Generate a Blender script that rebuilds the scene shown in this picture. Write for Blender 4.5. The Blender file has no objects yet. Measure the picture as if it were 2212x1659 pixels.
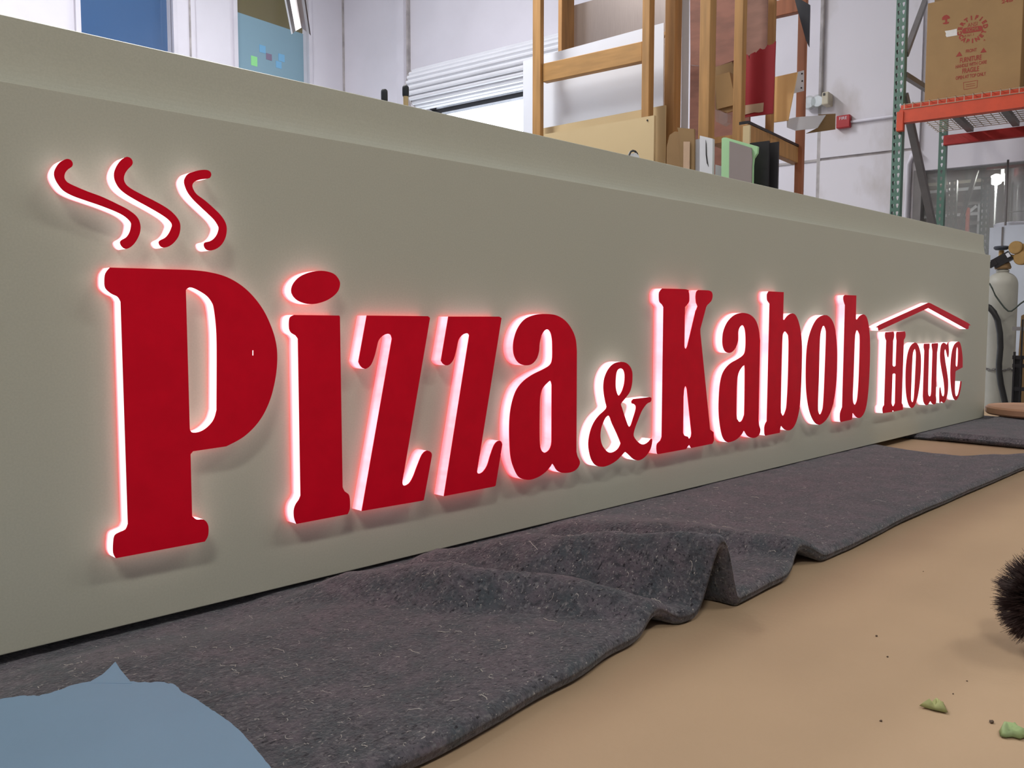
import bpy, bmesh, math, random
from mathutils import Vector, Matrix, noise
from mathutils.geometry import tessellate_polygon

random.seed(7)
sc = bpy.context.scene
C = sc.collection

# ------------------------------------------------------------------ camera
IW, IH = 2212, 1659
FPX = 1843.07
YAW, PITCH, ROLL = math.radians(45.195), math.radians(4.151), 0.00074
ZC = 0.3706                                    # eye height above the table top
CAMP = Vector((0, 0, ZC))
_F = Vector((math.cos(YAW)*math.cos(PITCH), math.sin(YAW)*math.cos(PITCH), -math.sin(PITCH)))
_R = Vector((math.sin(YAW), -math.cos(YAW), 0))
_U = _R.cross(_F)
_R, _U = _R*math.cos(ROLL) + _U*math.sin(ROLL), _U*math.cos(ROLL) - _R*math.sin(ROLL)
cd = bpy.data.cameras.new('camera'); cam = bpy.data.objects.new('camera', cd); C.objects.link(cam)
cd.sensor_fit = 'HORIZONTAL'; cd.sensor_width = 36.0; cd.lens = FPX/IW*36.0
cd.clip_start = 0.02; cd.clip_end = 200
m3 = Matrix((_R, _U, -_F)).transposed()
cam.matrix_world = Matrix.Translation(CAMP) @ m3.to_4x4()
sc.camera = cam

# ------------------------------------------------------------------ world, lamps, exposure
w = bpy.data.worlds.new('sky'); sc.world = w; w.use_nodes = True
w.node_tree.nodes['Background'].inputs[0].default_value = (0.86, 0.92, 1.0, 1)
w.node_tree.nodes['Background'].inputs[1].default_value = 7.0     # overcast daylight outside the roller door
vs = sc.view_settings
vs.view_transform = 'Standard'; vs.look = 'None'; vs.gamma = 1.0; vs.exposure = 0.0; vs.use_curve_mapping = False

def lamp(loc, size, energy, col=(1.0, 0.97, 0.93), rz=0.0):
    l = bpy.data.lights.new('overhead_light_offscreen', 'AREA'); l.shape = 'RECTANGLE'
    l.size, l.size_y = size; l.energy = energy; l.color = col
    o = bpy.data.objects.new('overhead_light_offscreen', l); C.objects.link(o)
    o.location = loc; o.rotation_euler = (0, 0, rz)
    return o
LZ = 3.7
ER = 1.0
for (x, y, z, e, c, ln) in ((-1.7, -1.4, LZ, 84, 0, 1.3), (2.6, -1.5, LZ, 42, 0, 1.3), (2.0, 3.3, LZ, 104, 0, 1.6), (-1.2, 5.2, 5.3, 60, 1, 2.4), (3.0, 6.0, 5.3, 265, 1, 2.4), (4.9, -1.7, LZ, 40, 0, 1.3)):  # last three are unseen lights added to brighten the far walls and rack
    lamp((x, y, z), (ln, 0.35), e*ER, col=((1.0, 0.97, 0.92), (0.95, 0.95, 1.0))[c], rz=math.radians(7.6 if y > 0 else 0))

# ------------------------------------------------------------------ picture -> place helpers
def ray(u, v):
    return _F + _R*((u - IW/2)/FPX) - _U*((v - IH/2)/FPX)
def at_y(u, v, y):
    d = ray(u, v); return CAMP + d*(y/d.y)
def at_z(u, v, z):
    d = ray(u, v); return CAMP + d*((z - ZC)/d.z)
A = math.radians(7.6)                            # the building is turned a little against the sign
N = Vector((math.cos(A), math.sin(A), 0)); T = Vector((math.sin(A), -math.cos(A), 0))
def W(s, d, z):                                  # room frame: s along the back wall, d towards it
    return Vector((T.x*s + N.x*d, T.y*s + N.y*d, z))
def sd(u, v, d):
    r = ray(u, v); p = r*(d/r.dot(N)); return p.dot(T), p.z + ZC
def on_s(u, v, s):
    r = ray(u, v); p = r*(s/r.dot(T)); return p.dot(N), p.z + ZC
FZ = -0.80                                       # workshop floor
DW = 7.7                                         # back wall
SL = sd(742, 100, DW)[0]                         # left wall

# ------------------------------------------------------------------ materials
def newmat(name):
    m = bpy.data.materials.new(name); m.use_nodes = True
    nt = m.node_tree; b = nt.nodes['Principled BSDF']
    return m, nt, b
def setc(b, c): b.inputs['Base Color'].default_value = (c[0], c[1], c[2], 1)
def S(*c):                                       # sRGB 0-255 -> linear
    return tuple((x/255/12.92) if x/255 <= .04045 else ((x/255+.055)/1.055)**2.4 for x in c)
def mat(name, col, rough=.6, metal=0.0, var=0.0, scale=8.0, stretch=(1, 1, 1), bump=0.0, spec=.5, detail=4.0, bscale=None, alt=None, lo=.35, hi=.65):
    m, nt, b = newmat(name)
    setc(b, col); b.inputs['Roughness'].default_value = rough; b.inputs['Metallic'].default_value = metal
    b.inputs['Specular IOR Level'].default_value = spec
    if var or bump or alt:
        tc = nt.nodes.new('ShaderNodeTexCoord'); mp = nt.nodes.new('ShaderNodeMapping')
        mp.inputs['Scale'].default_value = stretch
        nt.links.new(tc.outputs['Object'], mp.inputs['Vector'])
        no = nt.nodes.new('ShaderNodeTexNoise'); no.inputs['Scale'].default_value = scale; no.inputs['Detail'].default_value = detail
        nt.links.new(mp.outputs[0], no.inputs['Vector'])
        if var or alt:
            cr = nt.nodes.new('ShaderNodeValToRGB')
            cr.color_ramp.elements[0].position = lo; cr.color_ramp.elements[1].position = hi
            a = alt if alt else tuple(max(0, x*(1-var)) for x in col)
            c2 = col if alt else tuple(min(1, x*(1+var)) for x in col)
            cr.color_ramp.elements[0].color = (*a, 1); cr.color_ramp.elements[1].color = (*c2, 1)
            nt.links.new(no.outputs['Fac'], cr.inputs[0]); nt.links.new(cr.outputs[0], b.inputs['Base Color'])
        if bump:
            n2 = no
            if bscale:
                n2 = nt.nodes.new('ShaderNodeTexNoise'); n2.inputs['Scale'].default_value = bscale; n2.inputs['Detail'].default_value = 3
                nt.links.new(mp.outputs[0], n2.inputs['Vector'])
            bp = nt.nodes.new('ShaderNodeBump'); bp.inputs['Strength'].default_value = bump; bp.inputs['Distance'].default_value = .01
            nt.links.new(n2.outputs['Fac'], bp.inputs['Height']); nt.links.new(bp.outputs[0], b.inputs['Normal'])
    return m
def emit(name, col, strength):
    m, nt, b = newmat(name); setc(b, (0, 0, 0))
    b.inputs['Emission Color'].default_value = (*col, 1); b.inputs['Emission Strength'].default_value = strength
    return m
def acrylic(name, c_hot, c_cool, c_base, lo, hi, q0, q1):
    # lit acrylic edge: emission reddened at its foot to tint the halo on the panel, machined streaks and paler patches towards the face
    m, nt, b = newmat(name); setc(b, (.6, .5, .5)); b.inputs['Roughness'].default_value = .4
    L = nt.links.new
    tc = nt.nodes.new('ShaderNodeTexCoord'); mp = nt.nodes.new('ShaderNodeMapping'); mp.inputs['Scale'].default_value = (1, .25, 1)
    L(tc.outputs['Object'], mp.inputs['Vector'])
    n1 = nt.nodes.new('ShaderNodeTexNoise'); n1.inputs['Scale'].default_value = 9; n1.inputs['Detail'].default_value = 2
    n2 = nt.nodes.new('ShaderNodeTexNoise'); n2.inputs['Scale'].default_value = 130; n2.inputs['Detail'].default_value = 3
    L(mp.outputs[0], n1.inputs['Vector']); L(mp.outputs[0], n2.inputs['Vector'])
    mx = nt.nodes.new('ShaderNodeMath'); mx.operation = 'MULTIPLY_ADD'; mx.inputs[1].default_value = .16
    L(n2.outputs['Fac'], mx.inputs[0]); L(n1.outputs['Fac'], mx.inputs[2])
    cr = nt.nodes.new('ShaderNodeValToRGB')
    cr.color_ramp.elements[0].position = lo; cr.color_ramp.elements[1].position = hi
    cr.color_ramp.elements[0].color = (*c_cool, 1); cr.color_ramp.elements[1].color = (*c_hot, 1)
    L(mx.outputs[0], cr.inputs[0])
    sp = nt.nodes.new('ShaderNodeSeparateXYZ'); L(tc.outputs['Object'], sp.inputs[0])
    mr = nt.nodes.new('ShaderNodeMapRange'); mr.interpolation_type = 'SMOOTHSTEP'
    mr.inputs['From Min'].default_value = 1.0 - .022*q0; mr.inputs['From Max'].default_value = 1.0 - .022*q1
    L(sp.outputs['Y'], mr.inputs['Value'])
    mi = nt.nodes.new('ShaderNodeMix'); mi.data_type = 'RGBA'; mi.inputs[6].default_value = (*c_base, 1)
    L(mr.outputs[0], mi.inputs[0]); L(cr.outputs[0], mi.inputs[7])
    L(mi.outputs[2], b.inputs['Emission Color']); b.inputs['Emission Strength'].default_value = 1.0
    return m

M = {}
M['panel'] = mat('taupe_paint', (.462, .462, .372), .48, var=.03, scale=420, spec=.35)
M['red'] = mat('red_vinyl', (.70, .0030, .020), .36, var=.04, scale=30, spec=.10)
M['acr_white'] = acrylic('lit_acrylic_white', (1.15, 1.05, 1.1), (1.1, .90, 1.0), (1.7, .40, .50), .30, .5, .04, .30)
M['acr_pink'] = acrylic('lit_acrylic_pink', (1.0, .76, .93), (1.0, .40, .50), (3.1, .14, .20), .50, .68, .04, .50)
M['acr_mid'] = acrylic('lit_acrylic_rose', (1.1, .92, 1.02), (1.0, .56, .70), (3.2, .14, .20), .42, .60, .04, .46)
M['kraft'] = mat('kraft_paper', S(172, 147, 118), .62, var=.045, scale=3.2, bump=.04, bscale=120, spec=.3)
M['wall'] = mat('white_wall_paint', (.74, .72, .77), .7, var=.05, scale=1.1, detail=6)
M['wallstain'] = mat('dirty_wall_paint', (.74, .72, .76), .75, alt=(.54, .50, .48), scale=2.2, detail=9, stretch=(1, 1, .55), lo=.30, hi=.46)
M['floor'] = mat('concrete', (.33, .32, .31), .7, var=.12, scale=2.5, bump=.1)
M['ceil'] = mat('ceiling_paint', (.70, .70, .70), .8, var=.03, scale=1)
M['trim'] = mat('trim_paint', (.70, .68, .73), .6, var=.03, scale=4)
M['dirt'] = mat('grimy_conduit', (.42, .39, .38), .6, var=.2, scale=9)
M['lumber'] = mat('fir_lumber', S(172, 130, 78), .6, var=.16, scale=6, stretch=(6, 6, .5), bump=.06)
M['lumber_h'] = mat('fir_rail', S(176, 134, 80), .6, var=.12, scale=6, stretch=(6, .5, 6), bump=.05)
M['lumber2'] = mat('darker_fir_lumber', S(166, 122, 72), .6, var=.18, scale=6, stretch=(6, 6, .5), bump=.06)  # slightly darker tone than the other fir
M['lumber3'] = mat('reddish_lumber', S(150, 92, 62), .6, var=.18, scale=6, stretch=(6, 6, .5), bump=.06)
M['whitesheet'] = mat('white_plastic_sheet', (.76, .81, .92), .35, var=.02, scale=2)
M['cream'] = mat('cream_board', S(206, 184, 142), .6, var=.03, scale=3)
M['greysheet'] = mat('brushed_metal_sheet', S(168, 156, 150), .3, metal=.75, var=.03, scale=60, stretch=(3, 3, .2))
M['ply'] = mat('reddish_plywood', S(128, 82, 66), .65, var=.16, scale=7, stretch=(1, 1, 3), bump=.05)
M['ply2'] = mat('pinkish_plywood', S(150, 112, 98), .65, var=.14, scale=7, stretch=(1, 1, 3), bump=.05)
M['darkwood'] = mat('dark_stained_wood', S(66, 42, 34), .7, var=.2, scale=6)
M['redboard'] = mat('red_painted_board', S(158, 26, 38), .5, var=.05, scale=5)
M['card'] = mat('corrugated_cardboard', S(160, 128, 84), .75, var=.05, scale=6, bump=.03, bscale=60)
M['card2'] = mat('brown_cardboard', S(140, 112, 74), .75, var=.07, scale=6)
M['card3'] = mat('plain_cardboard', S(146, 116, 78), .8, var=.06, scale=6)
M['tape'] = mat('packing_tape', S(188, 160, 134), .45, var=.08, scale=14)
M['mint'] = mat('mint_green_board', S(168, 214, 164), .55, var=.03, scale=4)
M['greypan'] = mat('warm_grey_board', S(142, 132, 130), .6, var=.04, scale=5)
M['black'] = mat('black_plastic', S(30, 28, 30), .4, var=.1, scale=6)
M['charcoal'] = mat('charcoal_board', S(62, 66, 74), .5, var=.05, scale=5)
M['foam'] = mat('white_foam', S(212, 214, 220), .6, var=.03, scale=6)
M['orangefoam'] = mat('pale_orange_board', S(232, 186, 124), .55, var=.03, scale=5)
M['rackgreen'] = mat('green_enamel', S(84, 118, 104), .45, var=.07, scale=9)
M['rackgrey'] = mat('grey_enamel', S(120, 116, 114), .5, var=.1, scale=8)
M['orange'] = mat('orange_enamel', S(206, 76, 44), .45, var=.07, scale=14)
M['orange2'] = mat('redder_enamel', S(178, 46, 44), .45, var=.08, scale=14)  # redder and darker than the front beam's enamel
M['wire'] = mat('galvanised_wire', S(196, 182, 160), .45, metal=.3)
M['print'] = mat('red_print_ink', S(156, 60, 48), .7, var=.06, scale=60)
M['sticker'] = mat('white_sticker', S(222, 220, 214), .55, var=.06, scale=40)
M['galv'] = mat('galvanised_sheet', (.62, .67, .74), .42, metal=.25, var=.07, scale=3)
M['silver'] = mat('silver_duct', (.78, .80, .82), .18, metal=1.0, var=.06, scale=4)
M['slat'] = mat('shutter_slat_paint', (.72, .73, .76), .4, var=.03, scale=3)
M['steel'] = mat('bright_steel', (.66, .68, .70), .35, metal=.8, var=.08, scale=8)
M['cyl'] = mat('grey_cylinder_paint', S(166, 164, 152), .5, var=.09, scale=5)
M['brass'] = mat('dull_brass', S(160, 128, 76), .5, metal=.35, var=.08, scale=20)
M['rubber'] = mat('black_rubber', S(34, 34, 32), .5, var=.1, scale=10)
M['greenwire'] = mat('green_cable', S(48, 58, 50), .5)
M['paperblue'] = mat('blue_paper', S(132, 164, 190), .7, var=.035, scale=5, bump=.05, bscale=30)
M['bristle'] = mat('brown_bristle', S(58, 40, 36), .6, var=.35, scale=40)
M['leaf'] = mat('dry_green_leaf', S(150, 152, 98), .7, var=.16, scale=60)
M['leaf2'] = mat('green_leaf', S(140, 160, 108), .65, var=.16, scale=60)
M['crumb'] = mat('dark_crumb', S(80, 62, 46), .8)
M['handleblk'] = mat('black_grip', S(36, 42, 48), .5)
M['handlecream'] = mat('cream_wood_handle', S(214, 190, 140), .55, var=.08, scale=10)
M['fixred'] = mat('fire_alarm_red', S(168, 24, 30), .45)
M['beige'] = mat('beige_plastic', S(190, 182, 160), .5, var=.04, scale=8)
M['note_g'] = mat('green_note', S(150, 226, 150), .7); M['note_b'] = mat('blue_note', S(122, 178, 214), .7); M['note_p'] = mat('mauve_note', S(132, 118, 140), .7)
M['film'] = mat('frosted_window_film', S(134, 166, 180), .35, spec=.5)
M['tint'] = mat('bronze_window_glass', S(112, 104, 72), .12, spec=.8)
M['darkglass'] = mat('dark_blue_window_glass', (.06, .13, .27), .06, spec=1.0)
M['discwood'] = mat('wooden_lid', S(186, 142, 112), .6, var=.12, scale=9)
M['table_leg'] = mat('table_timber', S(150, 118, 82), .7, var=.1, scale=6)
M['grey2'] = mat('grey_room_paint', S(150, 146, 140), .75, var=.08, scale=1.5)

def glassmat(name, haze):
    m, nt, b = newmat(name)
    out = nt.nodes['Material Output']
    tr = nt.nodes.new('ShaderNodeBsdfTransparent'); tr.inputs[0].default_value = (.92, .94, .93, 1)
    df = nt.nodes.new('ShaderNodeBsdfDiffuse'); df.inputs[0].default_value = (.62, .62, .60, 1)
    gl = nt.nodes.new('ShaderNodeBsdfGlossy'); gl.inputs['Roughness'].default_value = .08
    m1 = nt.nodes.new('ShaderNodeMixShader'); m1.inputs[0].default_value = haze
    m2 = nt.nodes.new('ShaderNodeMixShader'); m2.inputs[0].default_value = .06
    nt.links.new(tr.outputs[0], m1.inputs[1]); nt.links.new(df.outputs[0], m1.inputs[2])
    nt.links.new(m1.outputs[0], m2.inputs[1]); nt.links.new(gl.outputs[0], m2.inputs[2])
    nt.links.new(m2.outputs[0], out.inputs[0])
    return m
M['haze'] = glassmat('hazy_pane', .30)
M['clear'] = glassmat('clear_plastic', .12)

# blanket felt: recycled fibre, grey with mauve and blue patches, dark and pale flecks
def feltmat():
    m, nt, b = newmat('recycled_felt'); b.inputs['Roughness'].default_value = .95; b.inputs['Specular IOR Level'].default_value = .15
    b.inputs['Sheen Weight'].default_value = .25
    L = nt.links.new
    tc = nt.nodes.new('ShaderNodeTexCoord')
    def nz(scale, det, st=(1, 1, 1)):
        mp = nt.nodes.new('ShaderNodeMapping'); mp.inputs['Scale'].default_value = st
        L(tc.outputs['Object'], mp.inputs['Vector'])
        n = nt.nodes.new('ShaderNodeTexNoise'); n.inputs['Scale'].default_value = scale; n.inputs['Detail'].default_value = det
        L(mp.outputs[0], n.inputs['Vector']); return n
    def ramp(src, p0, c0, p1, c1):
        r = nt.nodes.new('ShaderNodeValToRGB'); e = r.color_ramp.elements
        e[0].position, e[1].position = p0, p1; e[0].color = (*c0, 1); e[1].color = (*c1, 1)
        L(src.outputs['Fac'], r.inputs[0]); return r
    def mix(fac, a, bb):
        x = nt.nodes.new('ShaderNodeMix'); x.data_type = 'RGBA'
        L(fac.outputs[0], x.inputs[0])
        if isinstance(a, tuple): x.inputs[6].default_value = (*a, 1)
        else: L(a, x.inputs[6])
        if isinstance(bb, tuple): x.inputs[7].default_value = (*bb, 1)
        else: L(bb, x.inputs[7])
        return x.outputs[2]
    k = (0, 0, 0); wv = (1, 1, 1)
    base = ramp(nz(26, 6), .38, S(73, 79, 84), .62, S(97, 91, 98))
    mott = ramp(nz(95, 6), .50, k, .66, wv)
    c = mix(mott, base.outputs[0], S(66, 66, 72))
    mot2 = ramp(nz(140, 5, (1, 1.6, 1)), .54, k, .70, wv)
    c = mix(mot2, c, S(114, 113, 116))
    dark = ramp(nz(105, 4, (1, 1.9, 1)), .63, k, .67, wv)
    c = mix(dark, c, S(44, 44, 50))
    dark2 = ramp(nz(260, 3, (2, 1, 1)), .61, k, .68, wv)
    c = mix(dark2, c, S(58, 57, 63))
    pale = ramp(nz(210, 3, (1, 2.2, 1)), .655, k, .71, wv)
    c = mix(pale, c, S(172, 168, 162))
    L(c, b.inputs['Base Color'])
    bn = nz(260, 4)
    bp = nt.nodes.new('ShaderNodeBump'); bp.inputs['Strength'].default_value = .8; bp.inputs['Distance'].default_value = .003
    L(bn.outputs['Fac'], bp.inputs['Height']); L(bp.outputs[0], b.inputs['Normal'])
    return m
M['felt'] = feltmat()
M['fibre'] = mat('pale_fibre', S(196, 192, 184), .9)

# ------------------------------------------------------------------ object helpers
def tag(o, label=None, cat=None, group=None, kind=None):
    if label: o['label'] = label
    if cat: o['category'] = cat
    if group: o['group'] = group
    if kind: o['kind'] = kind
    return o
def mesh(name, verts, faces, m, parent=None, smooth=False):
    me = bpy.data.meshes.new(name); me.from_pydata([tuple(v) for v in verts], [], faces); me.update()
    if m: me.materials.append(M[m] if isinstance(m, str) else m)
    if smooth:
        for p in me.polygons: p.use_smooth = True
    o = bpy.data.objects.new(name, me); C.objects.link(o)
    if parent: o.parent = parent; o.matrix_parent_inverse = parent.matrix_world.inverted()
    return o
def fixn(o):
    bm = bmesh.new(); bm.from_mesh(o.data); bmesh.ops.recalc_face_normals(bm, faces=bm.faces); bm.to_mesh(o.data); bm.free(); return o
def bevel(o, wdt, seg=2):
    bm = bmesh.new(); bm.from_mesh(o.data)
    bmesh.ops.recalc_face_normals(bm, faces=bm.faces)
    bmesh.ops.bevel(bm, geom=list(bm.edges), offset=wdt, segments=seg, affect='EDGES', profile=.5)
    bm.to_mesh(o.data); bm.free(); return o
def empty(name, loc=(0, 0, 0)):
    o = bpy.data.objects.new(name, None); C.objects.link(o); o.location = loc; o.empty_display_size = .05
    o.matrix_world = Matrix.Translation(Vector(loc)); return o
BF = [(0, 1, 3, 2), (4, 6, 7, 5), (0, 4, 5, 1), (2, 3, 7, 6), (0, 2, 6, 4), (1, 5, 7, 3)]
def boxw(name, x0, x1, y0, y1, z0, z1, m, parent=None, bev=0):
    v = [Vector((x, y, z)) for x in (x0, x1) for y in (y0, y1) for z in (z0, z1)]
    o = fixn(mesh(name, v, BF, m, parent))
    return bevel(o, bev) if bev else o
def boxr(name, s0, s1, d0, d1, z0, z1, m, parent=None, bev=0):
    v = [W(s, d, z) for s in (s0, s1) for d in (d0, d1) for z in (z0, z1)]
    o = fixn(mesh(name, v, BF, m, parent))
    return bevel(o, bev) if bev else o
def prism(name, pts, off, m, parent=None):
    # closed outline of world points, pushed back by the vector off
    n = len(pts); off = Vector(off)
    v = [Vector(p) for p in pts] + [Vector(p) + off for p in pts]
    tris = [tuple(t) for t in tessellate_polygon([[Vector(p) for p in pts]])]
    f = tris + [tuple(i + n for i in reversed(t)) for t in tris] + [(i, (i+1) % n, (i+1) % n + n, i + n) for i in range(n)]
    return fixn(mesh(name, v, f, m, parent))
def sheet(name, pts, d, th, m, parent=None, foot=None, lean=0.0):
    # flat sheet standing parallel to the back wall; pts in picture pixels at distance d; foot = indices carried down to the floor
    P = []
    for i, (u, v) in enumerate(pts):
        s, z = sd(u, v, d)
        if foot and i in foot: z = FZ
        P.append(W(s, d + lean*(z - FZ), z))
    return prism(name, P, N*th, m, parent)
def tube(name, path, r, m, parent=None, seg=10, smooth=True):
    path = [Vector(p) for p in path]; v = []; f = []
    rs = r if isinstance(r, (list, tuple)) else [r]*len(path)
    for i, p in enumerate(path):
        a = path[max(i-1, 0)]; b = path[min(i+1, len(path)-1)]; dr = (b-a).normalized()
        up = Vector((0, 0, 1)) if abs(dr.z) < .9 else Vector((1, 0, 0))
        x = dr.cross(up).normalized(); y = dr.cross(x).normalized()
        for k in range(seg):
            t = 2*math.pi*k/seg; v.append(p + (x*math.cos(t) + y*math.sin(t))*rs[i])
    for i in range(len(path)-1):
        for k in range(seg):
            f.append((i*seg+k, i*seg+(k+1) % seg, (i+1)*seg+(k+1) % seg, (i+1)*seg+k))
    f.append(tuple(range(seg))); f.append(tuple(range((len(path)-1)*seg, len(path)*seg)))
    return fixn(mesh(name, v, f, m, parent, smooth))
def lathe(name, prof, c, m, parent=None, seg=32, axis=Vector((0, 0, 1))):
    axis = axis.normalized(); up = Vector((0, 0, 1)) if abs(axis.z) < .9 else Vector((1, 0, 0))
    x = axis.cross(up).normalized(); y = axis.cross(x); v = []; f = []
    c = Vector(c)
    for (r, h) in prof:
        for k in range(seg):
            t = 2*math.pi*k/seg; v.append(c + axis*h + (x*math.cos(t)+y*math.sin(t))*max(r, 1e-4))
    for i in range(len(prof)-1):
        for k in range(seg): f.append((i*seg+k, i*seg+(k+1) % seg, (i+1)*seg+(k+1) % seg, (i+1)*seg+k))
    f.append(tuple(range(seg))); f.append(tuple(range((len(prof)-1)*seg, len(prof)*seg)))
    o = fixn(mesh(name, v, f, m, parent, True))
    o.data.set_sharp_from_angle(angle=math.radians(38))
    return o
def crom(pts, step=6):
    # closed outline: (x, y) smooth knots, (x, y, 1) corners
    n = len(pts); out = []
    P = [Vector((p[0], p[1])) for p in pts]; K = [len(p) > 2 for p in pts]
    for i in range(n):
        a, b = P[i], P[(i+1) % n]
        if K[i] and K[(i+1) % n]:
            k = max(1, int((b-a).length/60))
            for j in range(k): out.append(a.lerp(b, j/k))
            continue
        p0 = P[i-1] if not K[i] else a - (b-a)*.0 - (P[(i+2) % n]-b)*.0
        p3 = P[(i+2) % n] if not K[(i+1) % n] else b
        k = max(2, int((b-a).length/step/2))
        k = min(k, 14)
        for j in range(k):
            t = j/k; t2 = t*t; t3 = t2*t
            out.append(.5*((2*a) + (b-p0)*t + (2*p0-5*a+4*b-p3)*t2 + (3*a-p0-3*b+p3)*t3))
    return out

# ================================================================== THE ROOM
def struct(o): o['kind'] = 'structure'; return o
SR, DB, CZ = 7.0, -6.0, 5.7
struct(boxr('floor', SL-.2, SR+.2, DB-.2, DW+.2, FZ-.1, FZ, 'floor'))
struct(boxr('ceiling', SL-.2, SR+.2, DB-.2, DW+.2, CZ, CZ+.1, 'ceil'))
struct(boxr('wall_right', SR, SR+.15, DB, DW, FZ, CZ, 'wall'))
struct(boxr('wall_front', SL, SR, DB-.15, DB, FZ, CZ, 'wall'))

def wall_grid(name, cuts_a, cuts_z, holes, pt, m):
    # wall of boxes with openings left free, joined as one mesh; pt(a, z, k) with k = 0 room side, 1 outside
    v = []; f = []
    for i in range(len(cuts_a)-1):
        for j in range(len(cuts_z)-1):
            ca = (cuts_a[i]+cuts_a[i+1])/2; cz = (cuts_z[j]+cuts_z[j+1])/2
            if any(h[0] < ca < h[1] and h[2] < cz < h[3] for h in holes): continue
            b = len(v)
            v += [pt(a, z, k) for a in cuts_a[i:i+2] for z in cuts_z[j:j+2] for k in (0, 1)]
            f += [tuple(b+q for q in face) for face in ((0, 2, 6, 4), (1, 5, 7, 3), (0, 1, 3, 2), (4, 6, 7, 5), (0, 4, 5, 1), (2, 3, 7, 6))]
    return struct(fixn(mesh(name, v, f, m)))

# left wall with two tall windows
w1a, w1b = on_s(172, 60, SL)[0], on_s(371, 60, SL)[0]
w2a, w2b = on_s(510, 60, SL)[0], on_s(664, 100, SL)[0]
WZ0, WZ1 = 1.0, 4.6
wall_grid('wall_left', [DB, w1a, w1b, w2a, w2b, DW+.15], [FZ, WZ0, WZ1, CZ],
          [(w1a, w1b, WZ0, WZ1), (w2a, w2b, WZ0, WZ1)], lambda a, z, k: W(SL-.15*k, a, z), 'wall')
def leftbox(name, d0, d1, z0, z1, s0, s1, m, parent=None): return boxr(name, s0, s1, d0, d1, z0, z1, m, parent)
def window(name, a, b, build):
    e = empty(name, W(SL, (a+b)/2, WZ0)); e['kind'] = 'structure'
    fw = .05
    for (n_, q) in (('frame_jamb', (a-fw, a, WZ0-fw, WZ1+fw)), ('frame_jamb', (b, b+fw, WZ0-fw, WZ1+fw)), ('frame_rail', (a, b, WZ0-fw, WZ0)), ('frame_rail', (a, b, WZ1, WZ1+fw))):
        boxr(n_, SL-.02, SL+.035, q[0], q[1], q[2], q[3], 'trim', e)
    build(e); return e
def bw1(e):
    boxr('pane', SL-.10, SL-.09, w1a, w1b, WZ0, WZ1, 'darkglass', e)
def bw2(e):
    zf = on_s(585, 44, SL)[1]
    boxr('pane', SL-.10, SL-.09, w2a, w2b, zf, WZ1, 'tint', e)
    boxr('frosted_film', SL-.085, SL-.08, w2a, w2b, WZ0, zf, 'film', e)
window('window_1', w1a, w1b, bw1); window('window_2', w2a, w2b, bw2)
# sticky notes on the film
for (u, v, wu, hv, m, lb) in ((549, 132, 13, 17, 'note_g', 'light green sticky note on the frosted window film'),
                              (567, 106, 13, 12, 'note_b', 'blue sticky note on the film above the mauve note'),
                              (581, 123, 12, 10, 'note_p', 'mauve sticky note on the frosted window film'),
                              (608, 125, 13, 12, 'note_b', 'blue sticky note on the film beside the mauve note'),
                              (602, 140, 12, 11, 'note_b', 'lowest blue sticky note on the frosted window film')):
    d0, z0 = on_s(u-wu/2, v+hv/2, SL-.079); d1, z1 = on_s(u+wu/2, v-hv/2, SL-.079)
    tag(boxr('sticky_note', SL-.0799, SL-.077, d0, d1, z0, z1, m), lb, 'note', 'sticky notes on the window')
# slim cover strip between the windows
for i, (u0, u1) in enumerate(((409, 412), (423, 425))):
    d0, d1 = on_s(u0, 80, SL)[0], on_s(u1, 80, SL)[0]
    struct(boxr('trim_%d' % (i+1), SL, SL+.012, d0, d1, FZ, CZ, 'dirt' if i == 0 else 'trim'))

# back wall: roller door opening and a glazed opening to the next bay
dl = sd(935, 260, DW)[0]; dr_ = sd(1330, 200, DW)[0]
dz = sd(1130, 214, DW)[1]
gl = sd(1983, 430, DW)[0]; gz = sd(2060, 362, DW)[1]
wall_grid('wall_back', sorted([SL, dl, dr_, gl, 1.0, SR]), sorted([FZ, dz, gz, CZ]),
          [(dl, dr_, FZ, dz), (gl, 1.0, FZ, gz)], lambda a, z, k: W(a, DW+.15*k, z), 'wall')
# dirty precast panel around the alarm: a slightly proud wall panel with its joints
pa, pb = sd(1776, 150, DW)[0], gl
zj = sd(1800, 343, DW)[1]
struct(boxr('wall_panel_upper', pa+.012, pb, DW-.03, DW, zj+.012, CZ, 'wallstain'))
struct(boxr('wall_panel_lower', pa+.012, pb, DW-.03, DW, FZ, zj-.012, 'wallstain'))
struct(boxr('trim_3', pa-.02, pa+.012, DW-.02, DW, FZ, CZ, 'dirt'))
struct(boxr('trim_4', pa, pb, DW-.012, DW, zj-.012, zj+.012, 'dirt'))
struct(boxr('trim_5', sd(1610, 300, DW)[0], pa-.02, DW-.012, DW, zj-.01, zj+.01, 'dirt'))
# white column strip beside the door
c0, c1 = sd(869, 100, DW)[0], sd(888, 100, DW)[0]
struct(boxr('trim_6', c0, c1-.03, DW-.10, DW, FZ, CZ, 'trim'))
struct(boxr('trim_7', c1-.03, c1-.01, DW-.05, DW, FZ, CZ, 'dirt'))
struct(boxr('trim_8', SL, SL+.02, DW-.02, DW, FZ, CZ, 'dirt'))

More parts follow.
